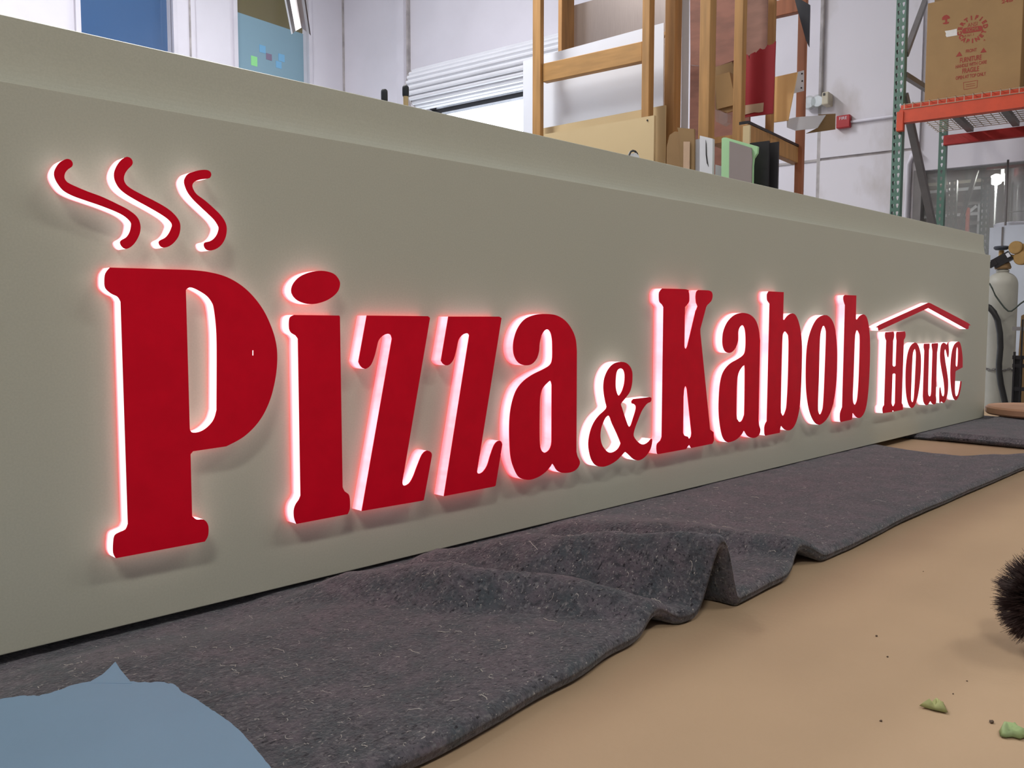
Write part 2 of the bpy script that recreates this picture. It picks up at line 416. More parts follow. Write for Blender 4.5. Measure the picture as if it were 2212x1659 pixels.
# next bay seen through the hazy pane
ND = 12.5
struct(boxr('wall_next_bay', -4, 3, ND, ND+.1, FZ, CZ, 'grey2'))
struct(boxr('wall_next_side', -3.0, -2.9, DW+.15, ND, FZ, CZ, 'grey2')); struct(boxr('wall_next_far_side', 2.9, 3.0, DW+.15, ND, FZ, CZ, 'grey2'))
struct(boxr('floor_next_bay', -3, 3, DW+.15, ND, FZ-.1, FZ, 'floor')); struct(boxr('ceiling_next_bay', -3, 3, DW+.15, ND, 3.4, 3.5, 'ceil'))
pw = empty('window_3', W(gl, DW+.08, FZ)); pw['kind'] = 'structure'
boxr('pane', gl, 1.0, DW+.06, DW+.064, FZ, gz, 'haze', pw)
boxr('frame_jamb', gl-.03, gl+.03, DW-.04, DW+.1, FZ, gz, 'rackgrey', pw)
# ================================================================== ROLLER DOOR
def make_roller():
    r = .25
    s0 = sd(900, 190, DW-.3)[0]; s1 = sd(1345, 90, DW-.3)[0]
    ztop = sd(960, 135, DW-.3)[1]; zb = sd(930, 226, DW-.3)[1]
    r = max(.2, min(.34, (ztop-zb)/2)); zc = (ztop+zb)/2 ; dc = DW - r - .03
    e = empty('roller_door', W((s0+s1)/2, DW, FZ))
    tag(e, 'white roller shutter door coiled up above the bright doorway', 'roller door')
    ns = 22
    base = None
    for k in range(ns):
        a0 = 2*math.pi*k/ns; a1 = 2*math.pi*(k+1)/ns; v = []
        prof = []
        for j in range(5):
            a = a0 + (a1-a0)*j/4; rr = r + (-.014 if j in (0, 4) else .016*math.sin(math.pi*j/4))
            prof.append((dc - rr*math.cos(a), zc + rr*math.sin(a)))
        prof.append((dc-(r-.02)*math.cos(a1), zc+(r-.02)*math.sin(a1))); prof.append((dc-(r-.02)*math.cos(a0), zc+(r-.02)*math.sin(a0)))
        for s in (s0, s1): v += [W(s, d, z) for d, z in prof]
        n = len(prof)
        f = [(i, (i+1) % n, (i+1) % n+n, i+n) for i in range(n)] + [tuple(range(n)), tuple(range(n, 2*n))]
        fixn(mesh('slat', v, f, 'slat', e))
    zq = sd(1130, 184, DW-.1)[1]; zr = sd(1130, 199, DW-.1)[1]; zs_ = sd(1130, 210, DW-.1)[1]; zt_ = sd(1130, 215, DW-.1)[1]
    boxr('bottom_bar', s0+.12, s1, DW-.12, DW-.06, zr, zq+.02, 'steel', e)
    boxr('seal_strip', s0+.05, s1, DW-.10, DW-.05, zs_, zr, 'black', e)
    boxr('guide_rail', s0+.22, s1, DW-.11, DW-.08, zt_, zt_+.03, 'steel', e)
    boxr('end_bracket', s0+.06, s0+.14, DW-.14, DW-.02, zr, zq, 'black', e)
    lathe('end_plate', [(r+.012, 0), (r+.012, .012)], W(s0-.012, dc, zc), 'dirt', e, axis=T)
make_roller()

# ================================================================== WALL FITTINGS
a0, z0 = sd(1810, 280, DW-.03); a1, z1 = sd(1840, 249, DW-.03)
fa = empty('fire_alarm', W((a0+a1)/2, DW-.03, z0))
tag(fa, 'red fire alarm box with white lettering on the stained wall', 'fire alarm')
boxr('body', a0, a1, DW-.085, DW-.03, z0, z1, 'fixred', fa, bev=.006)
cdat = bpy.data.curves.new('alarm_text', 'FONT'); cdat.body = 'FIRE'; cdat.size = .036; cdat.extrude = .0005; cdat.align_x = 'CENTER'
def text_obj(name, cdat, org, sx, sy, m, parent, rot=0.0, dirx=T, diry=Vector((0, 0, 1)), nrm=None):
    to = bpy.data.objects.new('tmp_text', cdat); C.objects.link(to)
    bpy.context.view_layer.update()
    me = bpy.data.meshes.new_from_object(to.evaluated_get(bpy.context.evaluated_depsgraph_get()))
    bpy.data.objects.remove(to)
    nrm = nrm or -N
    ca, sa = math.cos(rot), math.sin(rot)
    vs_ = []
    for v in me.vertices:
        x, y = v.co.x*sx, v.co.y*sy
        vs_.append(Vector(org) + dirx*(x*ca - y*sa) + diry*(x*sa + y*ca) + nrm*v.co.z)
    fs = [tuple(p.vertices) for p in me.polygons]
    bpy.data.meshes.remove(me)
    return mesh(name, vs_, fs, m, parent)
text_obj('lettering', cdat, W((a0+a1)/2, DW-.0856, z1-.038), 1, 1, 'foam', fa)
# conduit leading off the alarm, and vertical conduit above the emergency light
cz0 = sd(1842, 263, DW-.05)[1]
tag(tube('conduit', [W(a1-.01, DW-.052, cz0), W(sd(2060, 240, DW-.05)[0], DW-.052, cz0)], .011, 'trim'), 'thin white conduit running right from the fire alarm box', 'conduit')
s_, z_ = sd(1775, 205, DW-.05)
tag(tube('conduit', [W(s_, DW-.05, z_-.02), W(s_, DW-.05, CZ)], .012, 'dirt'), 'grimy vertical conduit rising above the emergency light', 'conduit')
s_, z_ = sd(1964, 340, DW-.05)
tag(tube('conduit', [W(s_+.06, DW-.052, z_+.05), W(s_+.02, DW-.052, z_+.01), W(s_, DW-.052, z_-.06), W(s_-.02, DW-.052, FZ)], .02, 'trim'), 'white conduit bending down beside the green rack upright', 'conduit')
# emergency light
a0, z0 = sd(1785, 233, DW-.03); a1, z1 = sd(1800, 204, DW-.03); a2, _ = sd(1744, 220, DW-.03)
el = empty('emergency_light', W((a0+a2)/2, DW-.03, z0))
tag(el, 'beige emergency light with clear lamp heads on the wall', 'emergency light')
boxr('housing', a0, a1, DW-.16, DW-.03, z0, z1, 'beige', el, bev=.008)
boxr('indicator', a0+.012, a0+.028, DW-.166, DW-.158, z0+.075, z0+.095, 'black', el)
for k, f_ in enumerate((.28, .74)):
    ss = a2 + (a0-a2)*f_
    hd = lathe('lamp_head', [(.02, -.05), (.05, -.02), (.06, .03), (.045, .045)], W(ss, DW-.10, (z0+z1)/2-.01), 'clear', el, 20, axis=-N)
    lathe('reflector', [(.005, -.03), (.03, .0), (.045, .03)], W(ss, DW-.10, (z0+z1)/2-.01), 'silver', el, 20, axis=-N)
boxr('mounting_arm', a2-.02, a0, DW-.08, DW-.03, (z0+z1)/2-.02, (z0+z1)/2+.02, 'beige', el)

# ================================================================== SHEET-METAL CHANNEL NEAR THE CORNER
def make_channel():
    E0 = CAMP + ray(653, 66)*5.2; E1 = CAMP + ray(622, -120)*4.2
    ax = (E1-E0).normalized(); rt = _R - ax*_R.dot(ax); rt.normalize(); nn = rt.cross(ax).normalized()
    if nn.dot(_F) > 0: nn = -nn
    e = empty('hanging_channel', E0); tag(e, 'folded grey sheet channel with white and brown edges hanging overhead', 'channel')
    k = 5.2/FPX
    L_ = (E1-E0).length + 1.4
    def strip(nm, prof, m):
        v = [E0 + rt*x*k + nn*y*k for x, y in prof] + [E0 + ax*L_ + rt*x*k + nn*y*k for x, y in prof]
        n = len(prof); f = [(i, (i+1) % n, (i+1) % n+n, i+n) for i in range(n)] + [tuple(range(n)), tuple(range(n, 2*n))]
        fixn(mesh(nm, v, f, m, e))
    strip('web', [(-14, 0), (-2, -8), (9, 0), (9, 2), (-2, -6), (-14, 2)], 'greysheet')
    strip('flange', [(-20, 6), (-14, 0), (-14, 2), (-20, 8)], 'darkwood'); strip('flange', [(-23, 8), (-20, 6), (-20, 8), (-23, 10)], 'foam')
    strip('flange', [(9, 0), (15, 4), (15, 6), (9, 2)], 'foam'); strip('flange', [(15, 4), (18, 8), (18, 10), (15, 6)], 'darkwood')
make_channel()

# ================================================================== LUMBER RACK
lr = empty('lumber_rack', W(-2.0, 3.7, FZ)); tag(lr, 'timber lumber rack of upright posts holding sheet offcuts', 'lumber rack')
def post(u0, uf, u1, d, m, ztop=3.4, zbot=FZ, v=150):
    s0 = sd(u0, v, d)[0]; s1 = sd(uf, v, d)[0]; r1 = sd(u1, v, d)[0]/d
    d1 = max(d+.03, min(d+.14, s1/r1))
    return boxr('post', s0, s1, d, d1, zbot, ztop, m, lr, bev=.003)
post(1150, 1167, 1175, 3.6, 'lumber')
post(1205, 1213, 1240, 4.3, 'lumber2')
post(1386, 1402, 1413, 3.6, 'lumber')
post(1435, 1457, 1472, 3.72, 'lumber2')
post(1510, 1533, 1546, 3.56, 'lumber')
post(1584, 1603, 1612, 3.8, 'lumber')
post(1655, 1670, 1674, 4.05, 'lumber2')
post(1721, 1738, 1743, 4.25, 'lumber3')
# rails
def rail(name, u0, v0, u1, v1, d, hgt_px, th, m):
    s0, z0 = sd(u0, v0, d); s1, z1 = sd(u1, v1, d); h = sd(u0, v0, d)[1] - sd(u0, v0+hgt_px, d)[1]
    zt = (z0+z1)/2
    return boxr(name, s0, s1, d, d+th, zt-h, zt, m, lr, bev=.003)
rail('rail', 1172, 138, 1387, 88, 3.62, 40, .038, 'lumber_h')
rail('rail', 1405, 74, 1440, 68, 4.3, 9, .038, 'lumber')
rail('rail', 1660, 5, 1726, -10, 4.27, 34, .038, 'lumber3')
# bearer running back to the wall side, with a black angle iron on top
sb, zb = sd(1607, 262, 3.62); rb = sd(1722, 300, 3.62)[0]/3.62
dend = min(4.7, sb/rb)
boxr('bearer', sb-.02, sb+.02, 3.62, dend, zb-.09, zb-.012, 'lumber2', lr, bev=.003)
boxr('angle_iron', sb-.022, sb+.022, 3.62, dend, zb-.012, zb, 'black', lr)
sx0 = sd(1545, 240, 3.9)[0]
boxr('shelf_board', sx0, sb+.02, 3.84, 4.04, zb-.03, zb-.001, 'lumber2', lr)

def Z4(pts): return [(1380+x/3.858, y/3.858) for x, y in pts]
def Z7(pts): return [(1660+x/5.183, 120+y/5.183) for x, y in pts]
# sheets in the rack
o = sheet('plastic_sheet', [(1130, 132), (1434, 49), (1434, 400), (1130, 330)], 3.75, .006, 'whitesheet', foot=(2, 3)); tag(o, 'large white plastic sheet standing behind the lumber rack rail', 'sheet')
o = sheet('fibreboard', [(1168, 278), (1437, 227), (1437, 380), (1168, 330)], 3.69, .012, 'cream', foot=(2, 3)); tag(o, 'cream fibreboard sheet behind the front board, edge showing past it', 'board')
o = sheet('fibreboard', [(1176, 290), (1413, 249), (1413, 360), (1176, 320)], 3.50, .018, 'cream', foot=(2, 3)); tag(o, 'cream fibreboard with a small hole leaning in front of the posts', 'board')
fs_, fz_ = sd(1398.5, 260, 3.499)
lathe('screw_hole', [(.004, 0), (.004, .002)], W(fs_, 3.4995, fz_), 'black', o, 12, axis=-N)
o = sheet('metal_sheet', [(1238, 12), (1440, -44), (1440, 90), (1238, 122)], 4.45, .004, 'greysheet', foot=(2, 3)); tag(o, 'brownish reflective metal sheet standing upright above the white sheet', 'sheet')
o = sheet('acrylic_sheet', [(1474, -40), (1489, -44), (1489, 370), (1474, 366)], 3.80, .004, 'foam', foot=(2, 3)); tag(o, 'narrow white acrylic offcut standing beside the plywood', 'sheet')
o = sheet('plywood_sheet', Z4([(425, -160), (812, -160), (800, 500), (640, 560), (430, 540)]), 4.35, .018, 'ply'); tag(o, 'knotty reddish plywood sheet standing high in the lumber rack', 'plywood')
o = sheet('plywood_sheet', Z4([(430, 400), (930, 400), (930, 1400), (430, 1400)]), 4.55, .018, 'ply', foot=(2, 3)); tag(o, 'brown sheet added for the shaded rack interior behind the cartons', 'plywood')  # sheet added as a stand-in for the shade inside the rack
o = sheet('plywood_sheet', Z4([(880, -160), (1075, -160), (1062, 420), (885, 470)]), 3.95, .012, 'ply2'); tag(o, 'pinkish plywood offcut above the red board', 'plywood')
o = sheet('painted_board', Z4([(890, 460), (900, 452), (915, 470), (918, 500), (928, 452), (968, 432), (975, 440), (1010, 402), (1030, 412), (1050, 408), (1072, 372), (1085, 378), (1120, 364), (1138, 340), (1115, 945), (875, 978)]), 3.90, .010, 'redboard'); tag(o, 'bright red board with a ragged torn top edge', 'board')
sheet('tape_strip', Z4([(880, 878), (1040, 855), (1035, 930), (1000, 938), (960, 936), (878, 957)]), 3.897, .002, 'tape', o)
# cardboard pieces on the shelf
o = sheet('cardboard_box', Z4([(632, 560), (775, 515), (892, 868), (800, 905), (640, 912)]), 4.00, .03, 'card2'); tag(o, 'flattened brown cardboard box behind the tan carton', 'cardboard')
cb = empty('small_carton', W(*[*(sd(1560, 236, 3.9)), ][:1], 3.9, sd(1560, 236, 3.9)[1])); tag(cb, 'small tan carton tilted against the posts', 'carton')
sheet('front_panel', Z4([(640, 632), (755, 600), (812, 870), (652, 910)]), 3.86, .10, 'card', cb)
sheet('flap', Z4([(652, 911), (812, 871), (818, 905), (740, 940), (690, 922)]), 3.87, .008, 'card3', cb)
o = sheet('plastic_bag', Z4([(636, 915), (690, 925), (742, 948), (736, 1020), (700, 1042), (640, 1012)]), 3.95, .04, 'clear'); tag(o, 'crumpled clear plastic bag below the tan carton', 'bag')
# offcuts standing in front
o = sheet('corrugated_offcut', Z4([(232, 1225), (255, 1125), (300, 1095), (340, 1100), (345, 1180), (320, 1380), (245, 1365)]), 3.46, .012, 'card3', foot=(5, 6)); tag(o, 'brown cardboard carton side with an open corner', 'cardboard')
o = sheet('corrugated_offcut', Z4([(345, 1178), (320, 1062), (415, 1072), (460, 1075), (462, 1180), (490, 1420), (310, 1380)]), 3.42, .012, 'card2', foot=(5, 6)); tag(o, 'taped cardboard carton panel with a raised flap', 'cardboard')
sheet('tape_strip', Z4([(372, 1180), (425, 1180), (440, 1430), (385, 1420)]), 3.415, .002, 'tape', o, foot=(2, 3))
o = sheet('foam_strip', Z4([(465, 1165), (512, 1155), (538, 1440), (490, 1425)]), 3.44, .02, 'foam', foot=(2, 3)); tag(o, 'narrow pale foam strip beside the cardboard panel', 'foam strip')
o = sheet('foam_strip', Z4([(508, 1130), (560, 1142), (615, 1155), (637, 1460), (545, 1445)]), 3.40, .02, 'foam', foot=(3, 4)); tag(o, 'wide white foam strip with a black slit', 'foam strip')
sheet('slit', Z4([(556, 1165), (563, 1200), (566, 1290), (580, 1390), (566, 1360), (557, 1290)]), 3.3985, .001, 'black', o)
o = sheet('offcut', Z4([(637, 1372), (690, 1384), (712, 1470), (637, 1460)]), 3.45, .012, 'foam', foot=(2, 3)); tag(o, 'low off-white offcut left of the mint board', 'offcut')
o = sheet('offcut', Z4([(868, 1052), (925, 1040), (920, 1240), (865, 1220)]), 3.54, .012, 'cream', foot=(2, 3)); tag(o, 'cream offcut standing behind the mint board', 'offcut')
o = sheet('mint_board', Z4([(690, 1155), (705, 1146), (728, 1146), (990, 1220), (985, 1275), (955, 1320), (948, 1380), (962, 1540), (715, 1480)]), 3.36, .016, 'mint', foot=(7, 8)); tag(o, 'mint green board with a grey panel on its face', 'board')
sheet('grey_panel', Z4([(755, 1176), (938, 1232), (944, 1330), (940, 1400), (957, 1540), (775, 1490)]), 3.352, .006, 'greypan', o, foot=(4, 5))
o = sheet('black_board', Z4([(925, 1192), (1085, 1172), (1078, 1560), (940, 1540)]), 3.42, .012, 'black', foot=(2, 3)); tag(o, 'black plastic board standing behind the mint board', 'board')
o = sheet('black_board', Z4([(1085, 1192), (1163, 1180), (1150, 1580), (1072, 1560)]), 3.46, .012, 'black', foot=(2, 3)); tag(o, 'black plastic board with a crooked corner beside the timber leg', 'board')
o = sheet('charcoal_board', Z4([(1290, -40), (1425, 40), (1425, 75), (1418, 392), (1392, 335), (1310, 40)]), 4.10, .008, 'charcoal'); tag(o, 'charcoal board corner hanging in front of the reddish post', 'board')
o = sheet('foam_board', Z7([(70, 240), (320, 185), (215, 725), (30, 750)]), 4.12, .012, 'orangefoam'); tag(o, 'pale orange board leaning beside the red board', 'board')
o = sheet('punched_plate', Z7([(320, 185), (395, 165), (395, 395), (285, 420), (300, 300)]), 4.15, .004, 'foam'); tag(o, 'white plate with small holes fixed to the reddish post', 'plate')
for (x, y) in ((375, 203), (378, 285), (368, 362)):
    u, v = Z7([(x, y)])[0]; s_, z_ = sd(u, v, 4.149); lathe('hole', [(.004, 0), (.004, .0015)], W(s_, 4.1495, z_), 'black', o, 10, axis=-N)
o = sheet('angled_offcut', Z7([(205, 715), (305, 690), (640, 665), (545, 810), (300, 840), (205, 805)]), 4.16, .006, 'foam'); tag(o, 'white offcut with a slanted end lying on the bearer', 'offcut')
o = sheet('cardboard_strip', Z7([(560, 660), (748, 650), (745, 825), (420, 872), (545, 810)]), 4.19, .006, 'card2'); tag(o, 'brown cardboard strip behind the white slanted offcut', 'cardboard')

# ================================================================== PALLET RACK
pr = empty('pallet_rack', W(-1.0, 6.6, FZ)); tag(pr, 'pallet rack with green perforated upright and orange beam', 'pallet rack')
def upright(name, s0, s1, d, depth, z0, z1, m, parent, cols=2, pitch=.0508, flanges=(1, 1)):
    v = []; f = []
    wd = (s1-s0)/cols; nz_ = int((z1-z0)/pitch)
    hw, hh = .0095, .0125
    for c in range(cols):
        sc_ = s0 + wd*(c+.5)
        for k in range(nz_):
            zc = z0 + pitch*(k+.5); b = len(v)
            out = [(-1, -1), (0, -1), (1, -1), (1, 0), (1, 1), (0, 1), (-1, 1), (-1, 0)]
            inn = [(-.35, -1), (0, -1.3), (.35, -1), (.75, .1), (.85, .8), (0, 1.15), (-.85, .8), (-.75, .1)]
            v += [W(sc_ + x*wd/2, d, zc + y*pitch/2) for x, y in out]
            v += [W(sc_ + x*hw, d, zc + y*hh) for x, y in inn]
            v += [W(sc_ + x*hw, d+.003, zc + y*hh) for x, y in inn]
            for i in range(8):
                j = (i+1) % 8
                f.append((b+i, b+j, b+8+j, b+8+i)); f.append((b+8+i, b+8+j, b+16+j, b+16+i))
    ze = z0 + nz_*pitch
    for (s, on) in ((s0, flanges[0]), (s1, flanges[1])):
        if on:
            b = len(v); e = -.003 if s == s1 else .003
            v += [W(s, d, z0), W(s, d+depth, z0), W(s, d+depth, ze), W(s, d, ze), W(s+e, d, z0), W(s+e, d+depth, z0), W(s+e, d+depth, ze), W(s+e, d, ze)]
            f += [(b, b+1, b+2, b+3), (b+4, b+5, b+6, b+7), (b+1, b+5, b+6, b+2)]
    return mesh(name, v, f, m, parent)
s0 = sd(1935, 60, 6.2)[0]; s1 = sd(1956, 60, 6.2)[0]
upright('front_upright', s0, s1, 6.2, .07, FZ, 3.3, 'rackgreen', pr)
su0 = sd(2027, 330, 7.2)[0]; su1 = sd(2043, 330, 7.2)[0]
upright('rear_upright', su0, su1, 7.2, .06, FZ, 3.3, 'rackgreen', pr, cols=1)
def bar(name, a, b, w_, h_, m, parent):
    a, b = Vector(a), Vector(b); dr = (b-a).normalized(); x = dr.cross(Vector((0, 0, 1)) if abs(dr.z) < .95 else T).normalized()*w_/2; y = dr.cross(x).normalized()*h_/2
    v = [p + x*i + y*j for p in (a, b) for i in (-1, 1) for j in (-1, 1)]
    return fixn(mesh(name, v, BF, m, parent))
sm = (s0+s1)/2
def spt(u, v, d):
    s, z = sd(u, v, d); return W(s, d, z)
bar('brace', spt(1998, 4, 7.1), spt(1956, 118, 6.27), .035, .035, 'rackgrey', pr)
bar('brace', spt(1954, 162, 6.27), spt(2030, 210, 7.15), .035, .035, 'rackgrey', pr)
bar('brace', spt(1953, 205, 6.27), spt(2022, 520, 7.15), .045, .045, 'rackgrey', pr)
# front beam: step section, orange, with end connector
bs0 = s1 - .012; bs1 = sd(2212, 200, 6.2)[0] + .9
zt = sd(1985, 232, 6.17)[1]; zb2 = sd(1970, 263, 6.17)[1]
v = []; prof = [(6.165, zb2), (6.165, zt), (6.195, zt), (6.195, zt+.035), (6.225, zt+.035), (6.225, zb2)]
for s in (bs0, bs1): v += [W(s, d, z) for d, z in prof]
n = len(prof)
bm_ = fixn(mesh('front_beam', v, [(i, (i+1) % n, (i+1) % n+n, i+n) for i in range(n)] + [tuple(range(n)), tuple(range(n, 2*n))], 'orange', pr))
cs0, czb = sd(1936, 284, 6.16); cs1, czt = sd(1952, 240, 6.16)
boxr('connector', cs0, cs1, 6.155, 6.20, czb, czt, 'orange', bm_, bev=.003)
# rear beams
zr0 = sd(2045, 314, 7.17)[1]; zr1 = sd(2045, 293, 7.17)[1]
boxr('rear_beam', su1-.01, bs1, 7.15, 7.2, zr0, zr1, 'orange2', pr, bev=.004)
sq, zq = sd(2150, 369, 8.25); _, zq1 = sd(2150, 353, 8.25)
# wire deck
def wire_deck():
    v = []; f = []
    def rod(a, b, r=.0028):
        a, b = Vector(a), Vector(b); dr = (b-a).normalized(); up = Vector((0, 0, 1)) if abs(dr.z) < .9 else N
        x = dr.cross(up).normalized()*r; y = dr.cross(x).normalized()*r; k = len(v)
        v.extend([a+x, a+y, a-x, a-y, b+x, b+y, b-x, b-y])
        f.extend([(k+i, k+(i+1) % 4, k+4+(i+1) % 4, k+4+i) for i in range(4)])
    s = bs0 + .03; zz = zt + .038
    while s < bs1:
        rod(W(s, 6.16, zz), W(s, 7.2, zz)); rod(W(s, 6.162, zz), W(s, 6.162, zz-.038), .0022); s += .0508
    d = 6.17
    while d < 7.2:
        rod(W(bs0+.02, d, zz-.005), W(bs1, d, zz-.005)); d += .1016/2*1.35
    rod(W(bs0+.02, 6.162, zz-.038), W(bs1, 6.162, zz-.038), .0022)
    wd = mesh('wire_deck', v, f, 'wire', pr); wd['kind'] = 'stuff'
    for s in (sd(2040, 255, 6.25)[0], sd(2150, 240, 6.25)[0], sd(2240, 235, 6.25)[0]):
        boxr('support_channel', s-.022, s+.022, 6.23, 7.15, zz-.045, zz-.012, 'rackgrey', wd)
wire_deck()
# rack of the next bay, behind the hazy pane
pr2 = empty('pallet_rack', W(-1.2, 8.3, FZ)); tag(pr2, 'green perforated rack frame standing behind the hazy pane', 'pallet rack')
for (u0, u1, d) in ((2047, 2066, 8.2), (2118, 2138, 8.2)):
    upright('upright', sd(u0, 420, d)[0], sd(u1, 420, d)[0], d, .06, FZ, 1.62, 'rackgreen', pr2)
bar('brace', spt(2110, 368, 8.3), spt(2068, 500, 8.3), .045, .03, 'rackgrey', pr2)
boxr('beam', sd(2132, 360, 8.18)[0], 0.6, 8.15, 8.19, zq, zq1, 'orange2', pr2)
# next-bay clutter
sh = empty('shelf_unit', W(-1.6, 9.6, FZ)); tag(sh, 'grey shelf unit with pale shelves in the next bay', 'shelf')
q0, q1 = sd(1985, 420, 9.6)[0], sd(2118, 420, 9.6)[0]
for (va, m_) in ((392, 'beige'), (408, 'foam'), (440, 'rackgrey'), (462, 'foam'), (482, 'rackgrey')):
    z = sd(2050, va, 9.6)[1]; boxr('shelf', q0, q1, 9.6, 9.9, z-.03, z, m_, sh)
for s in (q0, q1): boxr('leg', s-.02, s+.02, 9.6, 9.64, FZ, 1.55, 'foam', sh)
for s in (q0, q1): boxr('leg', s-.02, s+.02, 9.86, 9.9, FZ, 1.55, 'foam', sh)
bar('diagonal', spt(2110, 445, 9.6), spt(2084, 466, 9.6), .03, .03, 'foam', sh)
a0, z0 = sd(2085, 478, 9.5); a1, z1 = sd(2094, 448, 9.5)
o = boxr('traffic_delineator', a0, a1, 9.5, 9.56, FZ, z1, 'orange', bev=.006); tag(o, 'orange post standing by the shelf in the next bay', 'post')
sl_, zl_ = sd(2152, 388, 8.9)
lp = empty('work_lamp', W(sl_, 8.9, zl_)); tag(lp, 'glaring white work lamp beyond the hazy pane', 'lamp')
bulb = lathe('bulb', [(.01, -.05), (.04, -.035), (.05, 0), (.04, .035), (.01, .05)], W(sl_, 8.9, zl_), emit('lamp_glow', (1, .97, .92), 120), lp, 20)
boxr('bright_strip', sl_+.035, sl_+.06, 8.9, 8.92, zl_-.02, zl_+.12, emit('strip_glow', (1, .98, .95), 3), lp)  # narrow upright glowing strip beside the bulb
tube('stand', [W(sl_, 8.9, zl_-.05), W(sl_, 8.9, FZ)], .012, 'steel', lp)
sdx, zdx = sd(2202, 420, 8.5)
dk = lathe('ventilation_duct', [(.115, FZ-0.0), (.115, .9), (.12, .905), (.115, .91), (.115, 1.30), (.12, 1.305), (.115, 1.31), (.115, 2.2)], W(sdx, 8.5, 0), 'silver', None, 40); tag(dk, 'shiny silver round duct behind the hazy pane', 'duct')
s_, z_ = sd(2190, 487, 7.6)
dm = lathe('plastic_drum', [(.10, FZ-z_), (.14, FZ-z_+.02), (.14, -.03), (.145, 0), (.13, .01), (.0, .012)], W(s_+.02, 7.52, z_), 'foam', None, 28); tag(dm, 'white drum rim behind the galvanised sheet', 'drum')
s_, z_ = sd(2177, 360, 7.345)
tag(tube('steel_rod', [W(s_, 7.345, FZ), W(s_, 7.345, z_+.05)], .008, 'rackgrey'), 'slim grey rod standing behind the galvanised sheet', 'rod')
# galvanised sheet leaning behind the gas cylinder
gs0, gz1 = sd(2138, 492, 7.3); gs1 = sd(2260, 480, 7.3)[0]
o = empty('galvanised_sheet', W(gs0, 7.3, FZ)); tag(o, 'pale blue-grey galvanised sheet standing behind the gas cylinder', 'sheet')
gsm = sd(2165, 520, 7.3)[0]
boxr('panel', gs0, gsm-.004, 7.3, 7.304, FZ, gz1, 'galv', o); boxr('panel', gsm+.004, gs1, 7.3, 7.304, FZ, gz1+.01, 'galv', o)
boxr('seam', gsm-.006, gsm+.006, 7.293, 7.3, FZ, gz1, 'rackgrey', o)

# ================================================================== CABINET CARTON WITH PRINT
BD = 6.24
def P1(x, y): return (2000+x/7.542, y/7.542)
b0, bz0 = sd(1996.5, 224, BD); b1 = sd(2203, 195, BD)[0]; bzb = zt + .042
bz1 = sd(2000, 8, BD)[1]
ct = empty('cabinet_carton', W((b0+b1)/2, BD+.3, bzb)); tag(ct, 'large tan cabinet carton with red print on the rack deck', 'carton')
boxr('carton_body', b0, b1, BD, BD+.6, bzb, bz1, 'card', ct, bev=.004)
boxr('carton_flap', b0+.04, b1-.02, BD+.004, BD+.012, bz1, bz1+.05, 'card2', ct)
def ptxt(body, px, py, wpx, hpx, off=.02, m='print', nm='print', tilt=0.0):
    c = bpy.data.curves.new('t', 'FONT'); c.body = body; c.size = 1; c.align_x = 'CENTER'; c.align_y = 'CENTER'; c.offset = off; c.extrude = .0004
    to = bpy.data.objects.new('tmp', c); C.objects.link(to); bpy.context.view_layer.update()
    dx, dy = to.dimensions.x, to.dimensions.y; bpy.data.objects.remove(to)
    u, v = P1(px, py); s, z = sd(u, v, BD-.0006)
    k = (sd(*P1(px+100, py), BD)[0]-sd(*P1(px, py), BD)[0])/100
    o = text_obj(nm, c, W(s, BD-.0006, z), wpx*k/dx, hpx*k/dy, m, ct)
    return o
KS = (sd(*P1(857, 480), BD)[0]-sd(*P1(757, 480), BD)[0])/100
ptxt('FRONT', 738, 825, 178, 60); ptxt('FURNITURE', 728, 962, 350, 90); ptxt('HANDLE WITH CARE', 735, 1050, 505, 62)
ptxt('FRAGILE', 727, 1142, 272, 88); ptxt('OPEN AT TOP ONLY', 728, 1240, 492, 64)
ptxt('ANSI', 762, 400, 160, 66, off=.0); ptxt('A161.1', 705, 575, 150, 40, off=0)
ptxt('24B', 1325, 18, 185, 60); ptxt('R', 955, 655, 26, 30, off=.01)
def ringtext(word, cx, cy, rr, a0, a1, size, flip):
    u, v = P1(cx, cy); s0_, z0_ = sd(u, v, BD)
    vs_, fs_ = [], []
    for i, ch in enumerate(word):
        a = math.radians(a0 + (a1-a0)*i/(len(word)-1))
        c = bpy.data.curves.new('t', 'FONT'); c.body = ch; c.size = size*KS*1.35; c.align_x = 'CENTER'; c.align_y = 'CENTER'; c.offset = .0022; c.extrude = .0004
        rot = a - math.pi/2 if not flip else a + math.pi/2
        o = text_obj('print', c, W(s0_ + math.cos(a)*rr*KS, BD-.0006, z0_ + math.sin(a)*rr*KS), .95, 1.0, 'print', None, rot=rot)
        b = len(vs_); vs_ += [v_.co.copy() for v_ in o.data.vertices]; fs_ += [tuple(b+q for q in p.vertices) for p in o.data.polygons]
        bpy.data.objects.remove(o)
    mesh('print', vs_, fs_, 'print', ct)
ringtext('CERTIFIED', 757, 480, 207, 188, 4, 70, False)
ringtext('CABINET', 757, 480, 207, 208, 338, 70, True)
def pshape(pts, m='print', nm='print'):
    P = []
    for (x, y) in pts:
        s, z = sd(*P1(x, y), BD-.001); P.append(W(s, BD-.001, z))
    return prism(nm, P, N*.0008, m, ct)
# lozenge with reversed letters
cap = []
for k in range(24):
    a = 2*math.pi*k/24; ex = 122 if math.cos(a) > 0 else -122
    x = ex + 46*math.cos(a); y = 46*math.sin(a); cap.append((757 + x, 483 + y - x*.16))
pshape(cap)
kc = ptxt('KCMA', 757, 483, 200, 62, off=0, m='card', nm='reversed_print')
kc.location = -N*.0012
pshape([(488, 926), (592, 908), (548, 838)]); pshape([(888, 860), (990, 848), (940, 776)])
